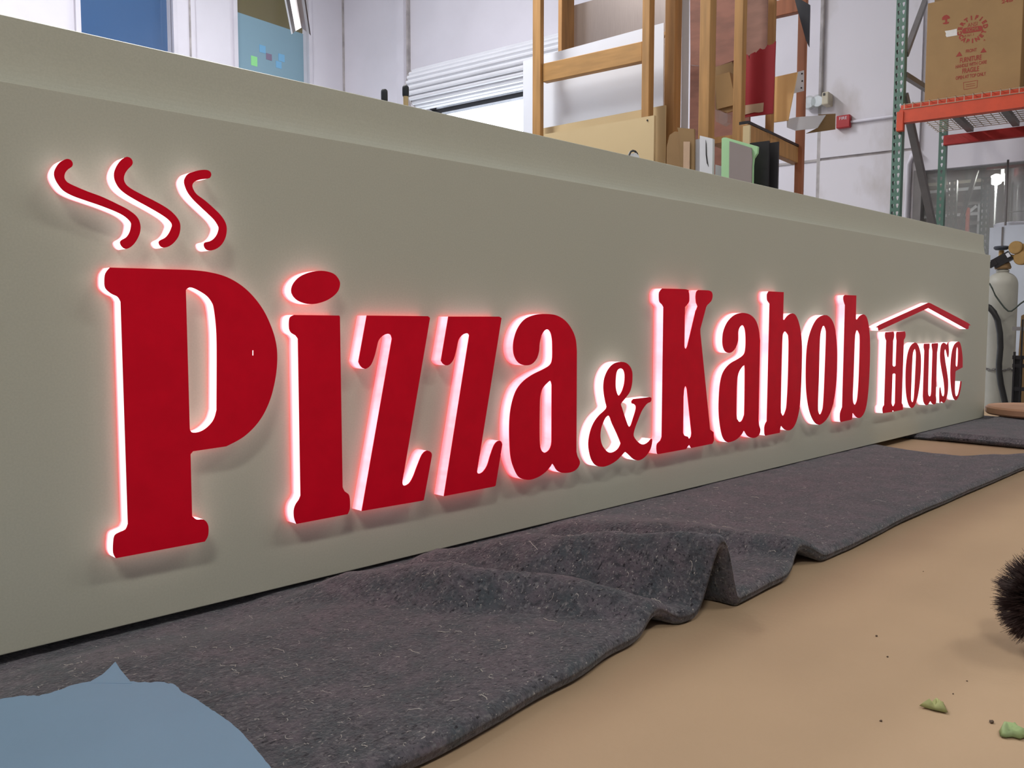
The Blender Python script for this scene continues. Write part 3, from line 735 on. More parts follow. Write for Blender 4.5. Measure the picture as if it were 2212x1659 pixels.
# tree emblem
pshape([(262, 322), (266, 285), (300, 252), (340, 240), (380, 262), (395, 290), (372, 308), (352, 300), (345, 335), (350, 362), (378, 352), (372, 378), (330, 395), (280, 390), (272, 378), (312, 364), (318, 335), (300, 318), (280, 328)])
# frame stamp
fr = [(612, 1345), (842, 1308), (842, 1312), (832, 1425), (612, 1458), (608, 1452)]
for a, b in (((612, 1345), (842, 1308)), ((842, 1308), (832, 1425)), ((832, 1425), (618, 1458)), ((618, 1458), (612, 1345))):
    pshape([(a[0]-3, a[1]-3), (b[0]+3, b[1]-3), (b[0]+3, b[1]+3), (a[0]-3, a[1]+3)] if abs(a[0]-b[0]) > 50 else [(a[0]-3, a[1]), (a[0]+3, a[1]), (b[0]+3, b[1]), (b[0]-3, b[1])])
for dy in (0, 32): pshape([(650, 1378+dy), (800, 1354+dy), (800, 1360+dy), (650, 1384+dy)])
pshape([(308, 505), (405, 490), (505, 468), (510, 575), (420, 590), (338, 604), (322, 580), (328, 545)], 'sticker', 'sticker')
# carton to the right, mostly out of frame
c0_ = b1 + .03
o = boxr('carton', c0_, c0_+.45, BD+.15, BD+.6, bzb, 3.0, 'card3', bev=.004); tag(o, 'plain unprinted carton standing beside the printed carton', 'carton')

# ================================================================== GAS CYLINDER
GD = 6.45
gsl, _ = sd(2127, 700, GD); gsr, _ = sd(2196, 700, GD); gr = (gsr-gsl)/2; gsc = (gsl+gsr)/2
def gz_(v): return sd(2165, v, GD)[1]
gc = empty('gas_cylinder', W(gsc, GD, FZ)); tag(gc, 'grey gas cylinder with handwheel valve and brass gauges', 'gas cylinder')
zs = gz_(606); zn = gz_(588)
prof = [(gr*.9, FZ), (gr, FZ+.02)] + [(gr, FZ + (zs-.03-FZ)*t) for t in (.3, .6, 1.0)]
hn = zn - (zs-.03)
for k in range(1, 9):
    a = math.pi/2*k/8; prof.append((max(gr*math.cos(a)**.8 if k < 8 else 0, gr*.38), zs-.03 + hn*math.sin(a)))
prof += [(gr*.42, zn+.004), (gr*.42, zn+.012), (gr*.30, zn+.02), (gr*.28, zn+.06)]
lathe('tank_body', prof, W(gsc, GD, 0), 'cyl', gc, 40)
# note: profile heights are absolute
lathe('neck_collar', [(.045, 0), (.05, .01), (.04, .04), (.03, .05)], W(gsc, GD, zn+.02), 'card3', gc, 24)
vz = gz_(556)
lathe('valve_stem', [(.016, zn+.06), (.016, gz_(541))], W(gsc-.012, GD, 0), 'brass', gc, 16)
hw_ = gz_(536)
lathe('handwheel', [(.01, -.01), (.034, -.012), (.044, -.004), (.046, .004), (.04, .012), (.012, .014)], W(gsc-.012, GD-.01, hw_), 'charcoal', gc, 24)
bar('valve_body', spt(2146, 572, GD-.03), spt(2184, 551, GD-.03), .05, .062, 'black', gc)
bar('lever', spt(2141, 565, GD-.05), spt(2148, 575, GD-.05), .02, .05, 'black', gc)
bar('tag_plate', spt(2175, 547, GD-.065), spt(2180, 555, GD-.065), .006, .02, 'foam', gc)
tube('regulator_pipe', [spt(2182, 554, GD-.02), spt(2196, 556, GD-.02), spt(2212, 560, GD-.02)], .014, 'brass', gc)
for (u, v_, rr, nm) in ((2195, 535, .042, 'gauge'), (2207, 557, .046, 'gauge'), (2219, 538, .040, 'gauge')):
    g = lathe(nm, [(rr*.9, -.02), (rr, -.012), (rr, .012), (rr*.92, .016)], spt(u, v_, GD-.05), 'brass', gc, 28, axis=(-N - T*.25))
    lathe('gauge_face', [(rr*.84, .0165), (rr*.84, .0175)], spt(u, v_, GD-.05), 'brass', g, 24, axis=(-N - T*.25))
tube('gauge_stem', [spt(2198, 541, GD-.04), spt(2200, 553, GD-.04)], .01, 'brass', gc)
# retaining chain round the body
zc_ = gz_(797)
for k in range(40):
    a = 2*math.pi*k/40; rr = gr + .006
    c = W(gsc, GD, zc_ + .006*math.sin(k*1.3)) + T*math.cos(a)*rr + N*math.sin(a)*rr
    tn = (-T*math.sin(a) + N*math.cos(a)); hv = Vector((0, 0, 1)) if k % 2 else (T*math.cos(a)+N*math.sin(a))
    tube('chain_link', [c + tn*math.cos(q)*.011 + hv*math.sin(q)*.006 for q in [2*math.pi*j/8 for j in range(9)]], .0022, 'rackgrey', gc, seg=5)
# hoses
HD = GD - gr - .05
o = tube('rubber_hose', [spt(u, v_, HD) for u, v_ in ((2128, 660), (2137, 664), (2147, 675), (2155, 692), (2160, 720), (2161, 750), (2158, 785), (2158, 800), (2162, 830), (2170, 865), (2178, 895), (2184, 930), (2186, 980))], .019, 'rubber'); tag(o, 'thick black rubber hose hanging in front of the gas cylinder', 'hose')
o = tube('green_cable', [spt(u, v_, HD-.02) for u, v_ in ((2137, 612), (2143, 622), (2150, 638), (2160, 652), (2170, 665), (2178, 672), (2185, 672), (2194, 665), (2204, 656), (2216, 648), (2240, 636))], .005, 'greenwire'); tag(o, 'thin dark green cable looped across the gas cylinder', 'cable')
# hand truck right of the cylinder
HG = GD - .14
ht = empty('hand_truck', W(gsr+.05, GD-.02, FZ)); tag(ht, 'black steel hand truck standing beside the gas cylinder', 'hand truck')
for (u0, u1, va) in ((2188, 2192, 760), (2203, 2206, 690)):
    a_, b_ = sd(u0, 800, HG-.05)[0], sd(u1, 800, HG-.05)[0]; z = sd(u0, va, HG-.05)[1]
    boxr('upright_bar', a_, b_, HG-.06, HG-.03, FZ, z, 'black', ht)
for va in (710, 772, 790, 840):
    z = sd(2195, va, HG-.05)[1]; boxr('cross_bar', sd(2187, va, HG-.05)[0], sd(2225, va, HG-.05)[0], HG-.055, HG-.04, z-.012, z+.012, 'rackgrey' if va == 710 else 'black', ht)
boxr('back_plate', sd(2187, 840, HG-.05)[0], sd(2206, 840, HG-.05)[0], HG-.035, HG-.03, FZ+.1, sd(2190, 775, HG-.05)[1], 'black', ht)
boxr('toe_plate', sd(2187, 840, HG-.05)[0], sd(2225, 840, HG-.05)[0], HG-.25, HG-.06, FZ, FZ+.012, 'black', ht)
a_, z_ = sd(2199, 738, GD+.05); 
o = sheet('cardboard_piece', [(2193, 742), (2206, 682), (2240, 665), (2240, 745)], GD+.08, .03, 'card', foot=(0, 3)); tag(o, 'tan cardboard piece standing behind the hand truck', 'cardboard')

# ================================================================== TOOLS BEHIND THE SIGN
for (u, v0, v1, w_, lab) in ((830, 193, 225, 15, 'black-tipped handle poking up behind the sign, lower one'), (876, 185, 245, 15, 'cream handle with black tip poking up behind the sign')):
    d0 = 3.0; k = d0/FPX
    top = CAMP + ray(u, v0)*d0; base = Vector((top.x, top.y, FZ)); base.x += .02
    e = empty('tool_handle', base); tag(e, lab, 'tool')
    r = w_*k/2
    dirv = (top-base).normalized()
    gl_ = .037 if v0 < 190 else .046
    prof = [(r*.6, 0), (r*.95, -.005), (r, -.012), (r, -gl_+.006), (r*.9, -gl_)]
    lathe('grip', prof[::-1], top, 'handleblk', e, 10, axis=dirv)
    lathe('shaft', [(r*.75, 0), (r*.75, (top-base).length-gl_+.004)], base, 'handlecream', e, 10, axis=dirv)

# ================================================================== WORK TABLE
tb = empty('work_table', (1.3, .7, FZ)); tag(tb, 'long work table covered in brown kraft paper', 'table')
boxw('tabletop', -1.4, 4.05, -.35, 1.75, -.05, 0, 'kraft', tb, bev=.004)
for x in (-1.2, 1.3, 3.85):
    for y in (-.2, 1.6): boxw('leg', x-.045, x+.045, y-.045, y+.045, FZ, -.05, 'table_leg', tb)
boxw('apron', -1.3, 3.95, -.25, -.21, -.15, -.05, 'table_leg', tb); boxw('apron', -1.3, 3.95, 1.61, 1.65, -.15, -.05, 'table_leg', tb)

# ================================================================== THE SIGN
YP = 1.0; TL = .022; YF = YP - TL
ZB, ZT, ZS = .020, .6162, .6903
sg = empty('illuminated_sign', (1.3, 1.05, ZB)); tag(sg, 'long taupe sign cabinet with glowing red letters lying on the blankets', 'sign')
boxw('face_panel', -.9, 3.462, YP, YP+.023, ZB, ZT, 'panel', sg, bev=.0012)
cv = [(YP+.0232, ZB), (YP+.0232, ZT-.002)] + [(YP+.0232 - .0110*(1-math.sin(a*math.pi/20)), ZT + .0006 + .055*(1-math.cos(a*math.pi/20))) for a in range(0, 11)] + [(YP+.0236, ZS-.001), (YP+.0250, ZS), (YP+.21, ZS), (YP+.21, ZB)]  # cove at the strip's foot shaped to catch light and brighten it
_n = len(cv)
fixn(mesh('cabinet', [Vector((x, y, z)) for x in (-.9, 3.457) for y, z in cv], [(i, (i+1) % _n, (i+1) % _n+_n, i+_n) for i in range(_n)] + [tuple(range(_n)), tuple(range(_n, 2*_n))], 'panel', sg))

def letter(label, loops, m, name='letter'):
    # loops: first the outline, then the counters, in picture pixels on the face plane
    L3 = [[at_y(p.x, p.y, YF) for p in lp] for lp in loops]
    v = []; f = []
    for lp in L3:
        b = len(v); n = len(lp)
        v += lp; v += [Vector((p.x, YP+.002, p.z)) for p in lp]
        f += [(b+i, b+(i+1) % n, b+(i+1) % n+n, b+i+n) for i in range(n)]
    body = mesh(name, v, f, m, sg); body['label'] = label
    flat = []; 
    for lp in L3: flat += lp
    tris = [tuple(t) for t in tessellate_polygon([[Vector((p.x, p.z, 0)) for p in lp] for lp in L3])]
    nn = len(flat)
    fv = [Vector((p.x, YF-.0012, p.z)) for p in flat] + [Vector(p) for p in flat]
    ff = list(tris) + [tuple(nn+i for i in t[::-1]) for t in tris]
    b = 0
    for lp in L3:
        n = len(lp); ff += [(b+i, b+(i+1) % n, nn+b+(i+1) % n, nn+b+i) for i in range(n)]; b += n
    fixn(mesh('red_face', fv, ff, 'red', body))
def tr(ox, oy, sc_, pts):
    q = crom([(ox + p[0]/sc_, oy + p[1]/sc_) + tuple(p[2:]) for p in pts], 2.0)
    return q
a_ = lambda *L: [tr(60, 300, 4.424, l) for l in L]
b_ = lambda *L: [tr(180, 540, 2.37, l) for l in L]
c_ = lambda *L: [tr(580, 560, 2.7648, l) for l in L]
d_ = lambda *L: [tr(900, 640, 3.6074, l) for l in L]
e_ = lambda *L: [tr(1380, 580, 3.6074, l) for l in L]
f_ = lambda *L: [tr(1840, 620, 5.53, l) for l in L]
g_ = lambda *L: [tr(1240, 760, 5.925, l) for l in L]

letter('red steam wisp over the P, longest of three', a_([(335, 205), (375, 192), (410, 205), (427, 235), (420, 265), (385, 290), (355, 325), (347, 370), (365, 405), (410, 435), (560, 500), (700, 552), (850, 622), (960, 680), (1040, 745), (1072, 820), (1068, 900), (1030, 980), (985, 1030), (935, 1052), (898, 1030), (880, 995), (890, 970), (940, 940), (972, 890), (985, 830), (980, 795), (930, 745), (850, 700), (700, 640), (560, 592), (430, 545), (340, 495), (285, 430), (255, 370), (250, 320), (270, 270), (300, 230)]), 'acr_white', 'steam_wisp')
letter('red steam wisp over the P, middle of three', a_([(945, 172), (985, 190), (1000, 225), (990, 255), (955, 290), (925, 335), (915, 385), (935, 435), (990, 480), (1100, 540), (1220, 600), (1330, 665), (1400, 725), (1445, 790), (1455, 850), (1440, 925), (1400, 985), (1350, 1025), (1295, 1040), (1262, 1022), (1248, 990), (1262, 970), (1310, 945), (1345, 905), (1370, 850), (1375, 815), (1340, 770), (1270, 720), (1150, 650), (1040, 590), (940, 530), (875, 475), (835, 410), (822, 350), (830, 300), (860, 240), (900, 195)]), 'acr_white', 'steam_wisp')
letter('red steam wisp over the P, shortest of three', a_([(1700, 297), (1735, 310), (1750, 340), (1735, 375), (1690, 383), (1640, 390), (1590, 410), (1570, 440), (1575, 475), (1610, 530), (1690, 590), (1770, 660), (1840, 730), (1885, 800), (1898, 865), (1885, 945), (1845, 1015), (1790, 1055), (1730, 1068), (1695, 1050), (1680, 1015), (1690, 990), (1735, 980), (1775, 955), (1805, 915), (1822, 860), (1815, 830), (1780, 775), (1720, 715), (1640, 640), (1570, 570), (1520, 500), (1492, 420), (1500, 375), (1530, 335), (1580, 315), (1640, 300)]), 'acr_white', 'steam_wisp')
M['acr_p'] = acrylic('lit_acrylic_p', (1.1, 1.0, 1.04), (1.05, .80, .92), (2.8, .16, .22), .36, .54, .02, .40)
letter('large red letter P with glowing edge', b_([(135, 90, 1), (540, 102, 1), (640, 113), (740, 142), (830, 200), (905, 285), (955, 380), (985, 480), (990, 580), (975, 690), (945, 790), (895, 880), (820, 955), (730, 1005, 1), (560, 1030, 1), (547, 1045, 1), (555, 1362, 1), (580, 1380), (615, 1380), (637, 1408), (637, 1460), (620, 1492, 1), (165, 1577, 1), (152, 1550), (152, 1500), (160, 1460), (190, 1442), (215, 1430), (227, 1402, 1), (190, 265, 1), (175, 240), (140, 222), (112, 195), (107, 160), (112, 120)],
   [(523, 205, 1), (540, 192), (570, 198), (625, 230), (655, 265), (668, 305), (680, 420), (682, 560, 1), (681, 820, 1), (665, 870), (630, 910), (590, 932), (553, 933), (543, 915, 1)]), 'acr_p')
letter('red letter i stem with glowing edge', c_([(150, 333, 1), (420, 336, 1), (424, 345, 1), (440, 1360, 1), (452, 1385), (475, 1402), (483, 1430), (483, 1490), (470, 1522, 1), (165, 1580, 1), (152, 1545), (150, 1500), (160, 1465), (180, 1435), (190, 1410, 1), (174, 475, 1), (160, 455), (135, 440), (122, 415), (121, 370), (128, 345)]), 'acr_mid')
letter('oval red dot of the letter i', b_([(1063, 205), (1075, 170), (1110, 135), (1165, 113), (1225, 107), (1280, 122), (1308, 155), (1311, 185), (1295, 220), (1250, 255), (1190, 275), (1140, 275), (1095, 258), (1070, 232)]), 'acr_mid', 'letter_dot')
letter('red letter z, first of two', c_([(585, 336, 1), (950, 340, 1), (962, 350, 1), (800, 1310, 1), (797, 1335), (806, 1352), (835, 1340), (860, 1300), (885, 1235), (915, 1165), (945, 1142), (970, 1155), (973, 1175, 1), (925, 1437, 1), (915, 1442, 1), (555, 1503, 1), (735, 475, 1), (728, 452), (708, 445), (680, 457), (655, 485), (643, 530), (630, 580), (608, 632), (575, 655), (548, 638), (535, 612, 1)]), 'acr_pink')
letter('red letter z, second of two', d_([(245, 158, 1), (640, 158, 1), (658, 170, 1), (470, 1350, 1), (468, 1370), (480, 1382), (510, 1370), (545, 1320), (570, 1240), (600, 1160), (630, 1127), (655, 1130), (664, 1155, 1), (612, 1475, 1), (600, 1482, 1), (210, 1557, 1), (407, 305, 1), (398, 290), (375, 290), (345, 308), (320, 350), (305, 420), (285, 490), (255, 530), (225, 538), (200, 522), (187, 500, 1)]), 'acr_pink')
letter('red letter a before the ampersand', d_([(1010, 138), (1090, 150), (1160, 195), (1210, 265), (1237, 340), (1245, 430, 1), (1242, 1210, 1), (1250, 1245), (1268, 1285), (1265, 1315), (1240, 1350), (1195, 1372), (1130, 1375), (1090, 1355), (1065, 1315), (1052, 1305), (1040, 1325), (1000, 1370), (940, 1410), (870, 1430), (800, 1412), (760, 1350), (730, 1250), (720, 1100), (722, 950), (740, 830), (775, 730), (830, 660), (900, 610), (980, 570), (1035, 535), (1053, 490), (1055, 400), (1052, 330), (1040, 280), (1020, 258), (995, 265), (970, 305), (955, 370), (950, 430), (930, 490), (890, 530), (840, 538), (795, 520), (765, 480), (750, 420), (755, 340), (785, 250), (840, 180), (920, 145)],
   [(1040, 657), (1050, 690, 1), (1049, 1120, 1), (1045, 1160), (1028, 1198), (1000, 1218), (980, 1212), (965, 1190), (955, 1120), (955, 900), (960, 780), (980, 715), (1015, 675)]), 'acr_pink')
letter('red ampersand between the two words', g_([(600, 128), (660, 140), (710, 185), (738, 250), (742, 330), (735, 420), (710, 510), (670, 570), (625, 625), (595, 665), (610, 720), (650, 845), (685, 940), (703, 957), (722, 940), (745, 870), (772, 785), (788, 715), (778, 680), (755, 665), (735, 660), (732, 630), (755, 604, 1), (955, 580, 1), (978, 583), (985, 605), (975, 640), (940, 655), (905, 690), (860, 760), (815, 870), (780, 960), (757, 1050), (768, 1097), (810, 1150), (860, 1183), (905, 1180), (950, 1150), (980, 1112), (993, 1118), (995, 1150), (975, 1240), (930, 1315), (870, 1370), (810, 1390), (755, 1370), (700, 1320), (660, 1285), (640, 1285), (600, 1330), (540, 1390), (460, 1440), (370, 1470), (280, 1455), (225, 1390), (195, 1300), (180, 1190), (190, 1080), (220, 970), (265, 880), (320, 810), (390, 745), (413, 705), (400, 650), (380, 540), (373, 440), (385, 340), (420, 250), (470, 180), (530, 140)],
   [(587, 212), (620, 222), (640, 265), (645, 330), (635, 420), (610, 500), (580, 552), (563, 558), (545, 530), (528, 450), (528, 340), (540, 260), (560, 225)],
   [(435, 815), (455, 840), (480, 910), (540, 1040), (585, 1150), (590, 1180), (565, 1230), (530, 1265), (480, 1288), (430, 1283), (385, 1240), (350, 1180), (333, 1090), (340, 990), (365, 910), (400, 840)]), 'acr_white')
letter('red capital K', e_([(180, 156, 1), (365, 162), (385, 180), (390, 215), (388, 260), (370, 285), (356, 300, 1), (352, 600, 1), (355, 620), (365, 625), (375, 605, 1), (440, 330, 1), (455, 295), (444, 268), (440, 215), (447, 180), (460, 168, 1), (545, 172), (568, 190), (571, 220), (560, 255), (530, 285), (520, 305, 1), (476, 470, 1), (476, 500, 1), (552, 1255, 1), (580, 1275, 1), (582, 1340, 1), (570, 1365, 1), (405, 1398, 1), (395, 1380), (388, 1375), (375, 1390), (365, 1407, 1), (150, 1446, 1), (140, 1440), (135, 1400), (140, 1365), (165, 1340), (176, 1310, 1), (190, 300, 1), (178, 280), (160, 262), (155, 235), (157, 185)],
   [(362, 915), (372, 940, 1), (407, 1280, 1), (403, 1310), (388, 1327), (378, 1310), (352, 1302), (342, 1280, 1), (345, 1000, 1), (351, 935)]), 'acr_pink')
letter('red letter a after the K', e_([(800, 346), (860, 358), (905, 400), (930, 470), (942, 560, 1), (930, 1180, 1), (935, 1225), (944, 1255), (935, 1295), (905, 1318), (870, 1318), (840, 1300), (822, 1270), (813, 1265), (800, 1290), (760, 1330), (710, 1352), (680, 1350), (650, 1310), (630, 1220), (620, 1100), (625, 950), (640, 850), (665, 790), (710, 740), (770, 705), (815, 670), (828, 620), (830, 540), (825, 480), (815, 450), (802, 442), (785, 455), (772, 490), (770, 560), (755, 610), (730, 645), (700, 658), (670, 645), (652, 600), (650, 540), (660, 480), (690, 415), (740, 365)],
   [(815, 756), (823, 780), (820, 1100), (815, 1150), (800, 1185), (782, 1196), (768, 1180), (758, 1140), (762, 900), (772, 820), (795, 775)]), 'acr_mid')
letter('red letter b, first of two', e_([(1010, 178, 1), (1126, 184, 1), (1121, 395, 1), (1130, 402), (1150, 375), (1180, 352), (1210, 355), (1235, 395), (1255, 470), (1267, 580), (1268, 700), (1262, 900), (1250, 1080), (1225, 1190), (1195, 1245), (1165, 1262), (1135, 1255), (1115, 1235), (1105, 1226), (1098, 1250), (1095, 1280, 1), (985, 1302, 1), (978, 1290), (976, 1240), (983, 1210), (995, 1190, 1), (1017, 275, 1), (1008, 262), (998, 245), (997, 200)],
   [(1135, 490), (1152, 505), (1165, 560), (1160, 850), (1150, 1050), (1140, 1110), (1122, 1148), (1108, 1130), (1103, 1090), (1107, 850), (1115, 560), (1122, 505)]), 'acr_mid')
letter('red letter o between the two b letters', e_([(1440, 363), (1480, 375), (1515, 430), (1535, 530), (1543, 680), (1535, 900), (1510, 1060), (1470, 1160), (1420, 1212), (1385, 1213), (1350, 1170), (1320, 1080), (1302, 940), (1300, 760), (1310, 600), (1340, 480), (1385, 395)],
   [(1436, 445), (1452, 470), (1456, 540), (1445, 850), (1435, 1050), (1425, 1110), (1410, 1138), (1397, 1120), (1393, 1060), (1400, 850), (1408, 560), (1420, 475)]), 'acr_white')
letter('red letter b, second of two', e_([(1605, 207, 1), (1692, 210, 1), (1688, 390, 1), (1697, 400), (1715, 375), (1745, 357), (1770, 375), (1788, 440), (1798, 560), (1798, 700), (1788, 920), (1770, 1070), (1745, 1140), (1715, 1166), (1690, 1155), (1670, 1130), (1662, 1128), (1660, 1160), (1655, 1178, 1), (1572, 1196, 1), (1566, 1180), (1566, 1130), (1575, 1100), (1583, 1080, 1), (1605, 285, 1), (1598, 265), (1592, 240), (1594, 215)],
   [(1697, 480), (1712, 500), (1720, 560), (1712, 850), (1702, 1000), (1692, 1045), (1680, 1062), (1668, 1045), (1664, 990), (1670, 850), (1680, 560), (1687, 500)]), 'acr_mid')
letter('red gabled roof shape over the last word', f_([(328, 452), (910, 188, 1), (935, 193, 1), (1385, 430), (1395, 460), (1388, 500, 1), (1368, 503, 1), (910, 250, 1), (318, 522, 1), (310, 485)]), 'acr_white', 'roof_emblem')
letter('small red capital H under the roof', f_([(400, 540, 1), (495, 533, 1), (502, 560), (500, 600), (490, 640, 1), (482, 930, 1), (490, 947), (508, 950), (522, 938, 1), (533, 640, 1), (528, 600), (528, 560), (535, 535, 1), (630, 530, 1), (638, 560), (635, 600), (618, 630, 1), (592, 1385, 1), (605, 1410, 1), (607, 1465, 1), (500, 1487, 1), (490, 1470), (483, 1475), (475, 1492, 1), (370, 1507, 1), (365, 1470), (368, 1435), (385, 1410, 1), (410, 640, 1), (398, 610), (394, 570)],
   [(482, 1045, 1), (490, 1035), (510, 1033), (521, 1042, 1), (513, 1385, 1), (500, 1415), (487, 1425), (475, 1405), (470, 1380, 1)]), 'acr_white')
letter('small red letter o under the roof', f_([(750, 663), (785, 690), (810, 760), (822, 850), (820, 1000), (808, 1150), (785, 1300), (755, 1400), (720, 1445), (690, 1430), (665, 1370), (647, 1270), (640, 1120), (645, 950), (665, 800), (700, 705)],
   [(748, 740), (760, 760), (765, 820), (755, 1050), (745, 1250), (735, 1350), (722, 1377), (708, 1360), (703, 1320), (708, 1150), (718, 900), (728, 780)]), 'acr_white')
letter('small red letter u under the roof', f_([(860, 678, 1), (925, 675, 1), (925, 720), (918, 750, 1), (907, 1250, 1), (912, 1290), (925, 1307), (940, 1295), (947, 1250, 1), (962, 770, 1), (958, 740), (952, 700), (955, 675, 1), (1025, 670, 1), (1027, 700), (1015, 780, 1), (1000, 1300, 1), (1005, 1340), (1000, 1390), (975, 1402), (955, 1390), (937, 1362), (925, 1375), (905, 1405), (880, 1410), (855, 1370), (847, 1300, 1), (865, 760, 1), (857, 720)]), 'acr_white')
letter('small red letter s under the roof', f_([(1095, 665), (1120, 680), (1133, 690), (1143, 665), (1150, 668), (1156, 740), (1156, 800), (1148, 840), (1140, 830), (1128, 780), (1115, 742), (1105, 755), (1103, 800), (1115, 900), (1135, 1020), (1148, 1140), (1142, 1260), (1120, 1350), (1095, 1385), (1075, 1372), (1062, 1368), (1052, 1385), (1045, 1375), (1043, 1290), (1046, 1210), (1053, 1195), (1060, 1230), (1072, 1290), (1088, 1306), (1100, 1290), (1105, 1240), (1095, 1120), (1070, 980), (1053, 860), (1055, 760), (1068, 690)]), 'acr_white')
letter('small red letter e under the roof', f_([(1268, 652), (1290, 670), (1308, 740), (1320, 850), (1320, 960, 1), (1245, 1000, 1), (1235, 1015), (1230, 1130), (1228, 1230), (1235, 1290), (1247, 1305), (1265, 1285), (1282, 1210), (1295, 1125, 1), (1308, 1128, 1), (1300, 1200), (1280, 1290), (1255, 1340), (1230, 1350), (1205, 1310), (1185, 1210), (1175, 1060), (1180, 900), (1195, 770), (1225, 685)],
   [(1255, 717), (1266, 740), (1266, 840), (1260, 935), (1250, 950), (1238, 935), (1240, 840), (1245, 750)]), 'acr_white')
# pin-prick of light in the face of the P
p = [at_y(180+x/2.37, 540+y/2.37, YF-.0013) for x, y in ((866, 514), (870, 514), (870, 540), (866, 540))]
prism('vinyl_nick', p, (0, .0008, 0), emit('nick_glow', (1, .9, .95), 1.6), sg)

# small cable loop with a white clip on top of the cabinet
cl = empty('cable_loop', at_y(1368, 346, 1.09)); tag(cl, 'black cable loop with a white clip on top of the sign', 'cable')
_p = [at_y(u, v, 1.09) for u, v in ((1356, 346), (1358, 336), (1362, 328), (1367, 325.5), (1372, 327), (1376, 332), (1378, 340), (1378, 347))]
for q in _p:
    if q.z < ZS + .003: q.z = ZS + .003
tube('loop', _p, .0022, 'rubber', cl, 8)
prism('clip', [at_y(u, v, 1.085) for u, v in ((1366, 345), (1369, 331), (1374, 330), (1380, 336), (1384, 346))], (0, .008, 0), 'foam', cl)

# ================================================================== BLANKETS
def interp(tab, x):
    if x <= tab[0][0]: return tab[0][1]
    for (a, fa_), (b, fb) in zip(tab, tab[1:]):
        if x <= b: 
            t = (x-a)/(b-a); t = t*t*(3-2*t); return fa_ + (fb-fa_)*t
    return tab[-1][1]
FRONT = [(-.6, .52), (.44, .536), (.63, .554), (.75, .573), (.83, .588), (.876, .574), (.96, .562), (1.1, .567), (1.2, .592), (1.26, .577), (1.34, .577), (1.63, .589), (1.98, .592), (2.4, .594), (2.9, .60)]
# ridge: centre x(y), height(y), left half-width(y), right half-width(y), tables over y
RIDGES = [
    dict(c=[(.54, .845), (.58, .832), (.68, .785), (.80, .705), (1.0, .62), (1.3, .50)], h=[(.54, .008), (.58, .014), (.68, .034), (.80, .042), (.95, .022), (1.02, .006)], l=[(.55, .05), (1.0, .10)], r=[(.55, .03), (.7, .06), (1.0, .07)]),
    dict(c=[(.54, .938), (.58, .936), (.7, .905), (.8, .862), (1.0, .775), (1.3, .62)], h=[(.54, .086), (.6, .080), (.7, .066), (.8, .052), (.95, .024), (1.02, .006)], l=[(.55, .042), (.65, .078), (.8, .12), (1.0, .10)], r=[(.55, .040), (.65, .045), (1.0, .05)]),
    dict(c=[(.54, 1.215), (.59, 1.205), (.75, 1.15), (1.0, 1.06), (1.3, .95)], h=[(.54, .016), (.62, .024), (.75, .026), (.95, .016), (1.02, .006)], l=[(.55, .045), (.75, .07), (1.0, .06)], r=[(.55, .05), (.75, .14), (1.0, .2)]),
    dict(c=[(.5, .40), (1.0, .30)], h=[(.5, .0), (.8, .004), (.97, .006), (1.02, 0)], l=[(.5, .12), (1, .15)], r=[(.5, .12), (1, .15)]),
]
def lift1(x, y):
    z = 0
    for R in RIDGES:
        c = interp(R['c'], y); h = interp(R['h'], y); wl = interp(R['l'], y); wr = interp(R['r'], y)
        q = (x-c)/(wl if x < c else wr)
        if abs(q) < 1:
            b = (math.cos(math.pi*q/2))**2
            z = max(z, h*b)
    n_ = noise.noise(Vector((x*5, y*7, 3.1)))*.0022 + noise.noise(Vector((x*17, y*15, 9.1)))*.0010
    z = max(0, z + max(0, n_ + .0010))
    if y > .955:                                  # pinned under the sign
        t = min(1, (y-.955)/.028); z = z*(1-t) + min(z, .0012)*t
    return z
NEAR = [(.1, .0065), (.5, .0075), (.58, .013), (1.05, .015), (1.15, .0185), (2.3, .0185), (2.6, .014)]
def thick1(x, y):
    t = min(1, max(0, (y-.86)/.12)); t = t*t*(3-2*t)
    return .0205*(1-t) + min(.0172, interp(NEAR, x))*t
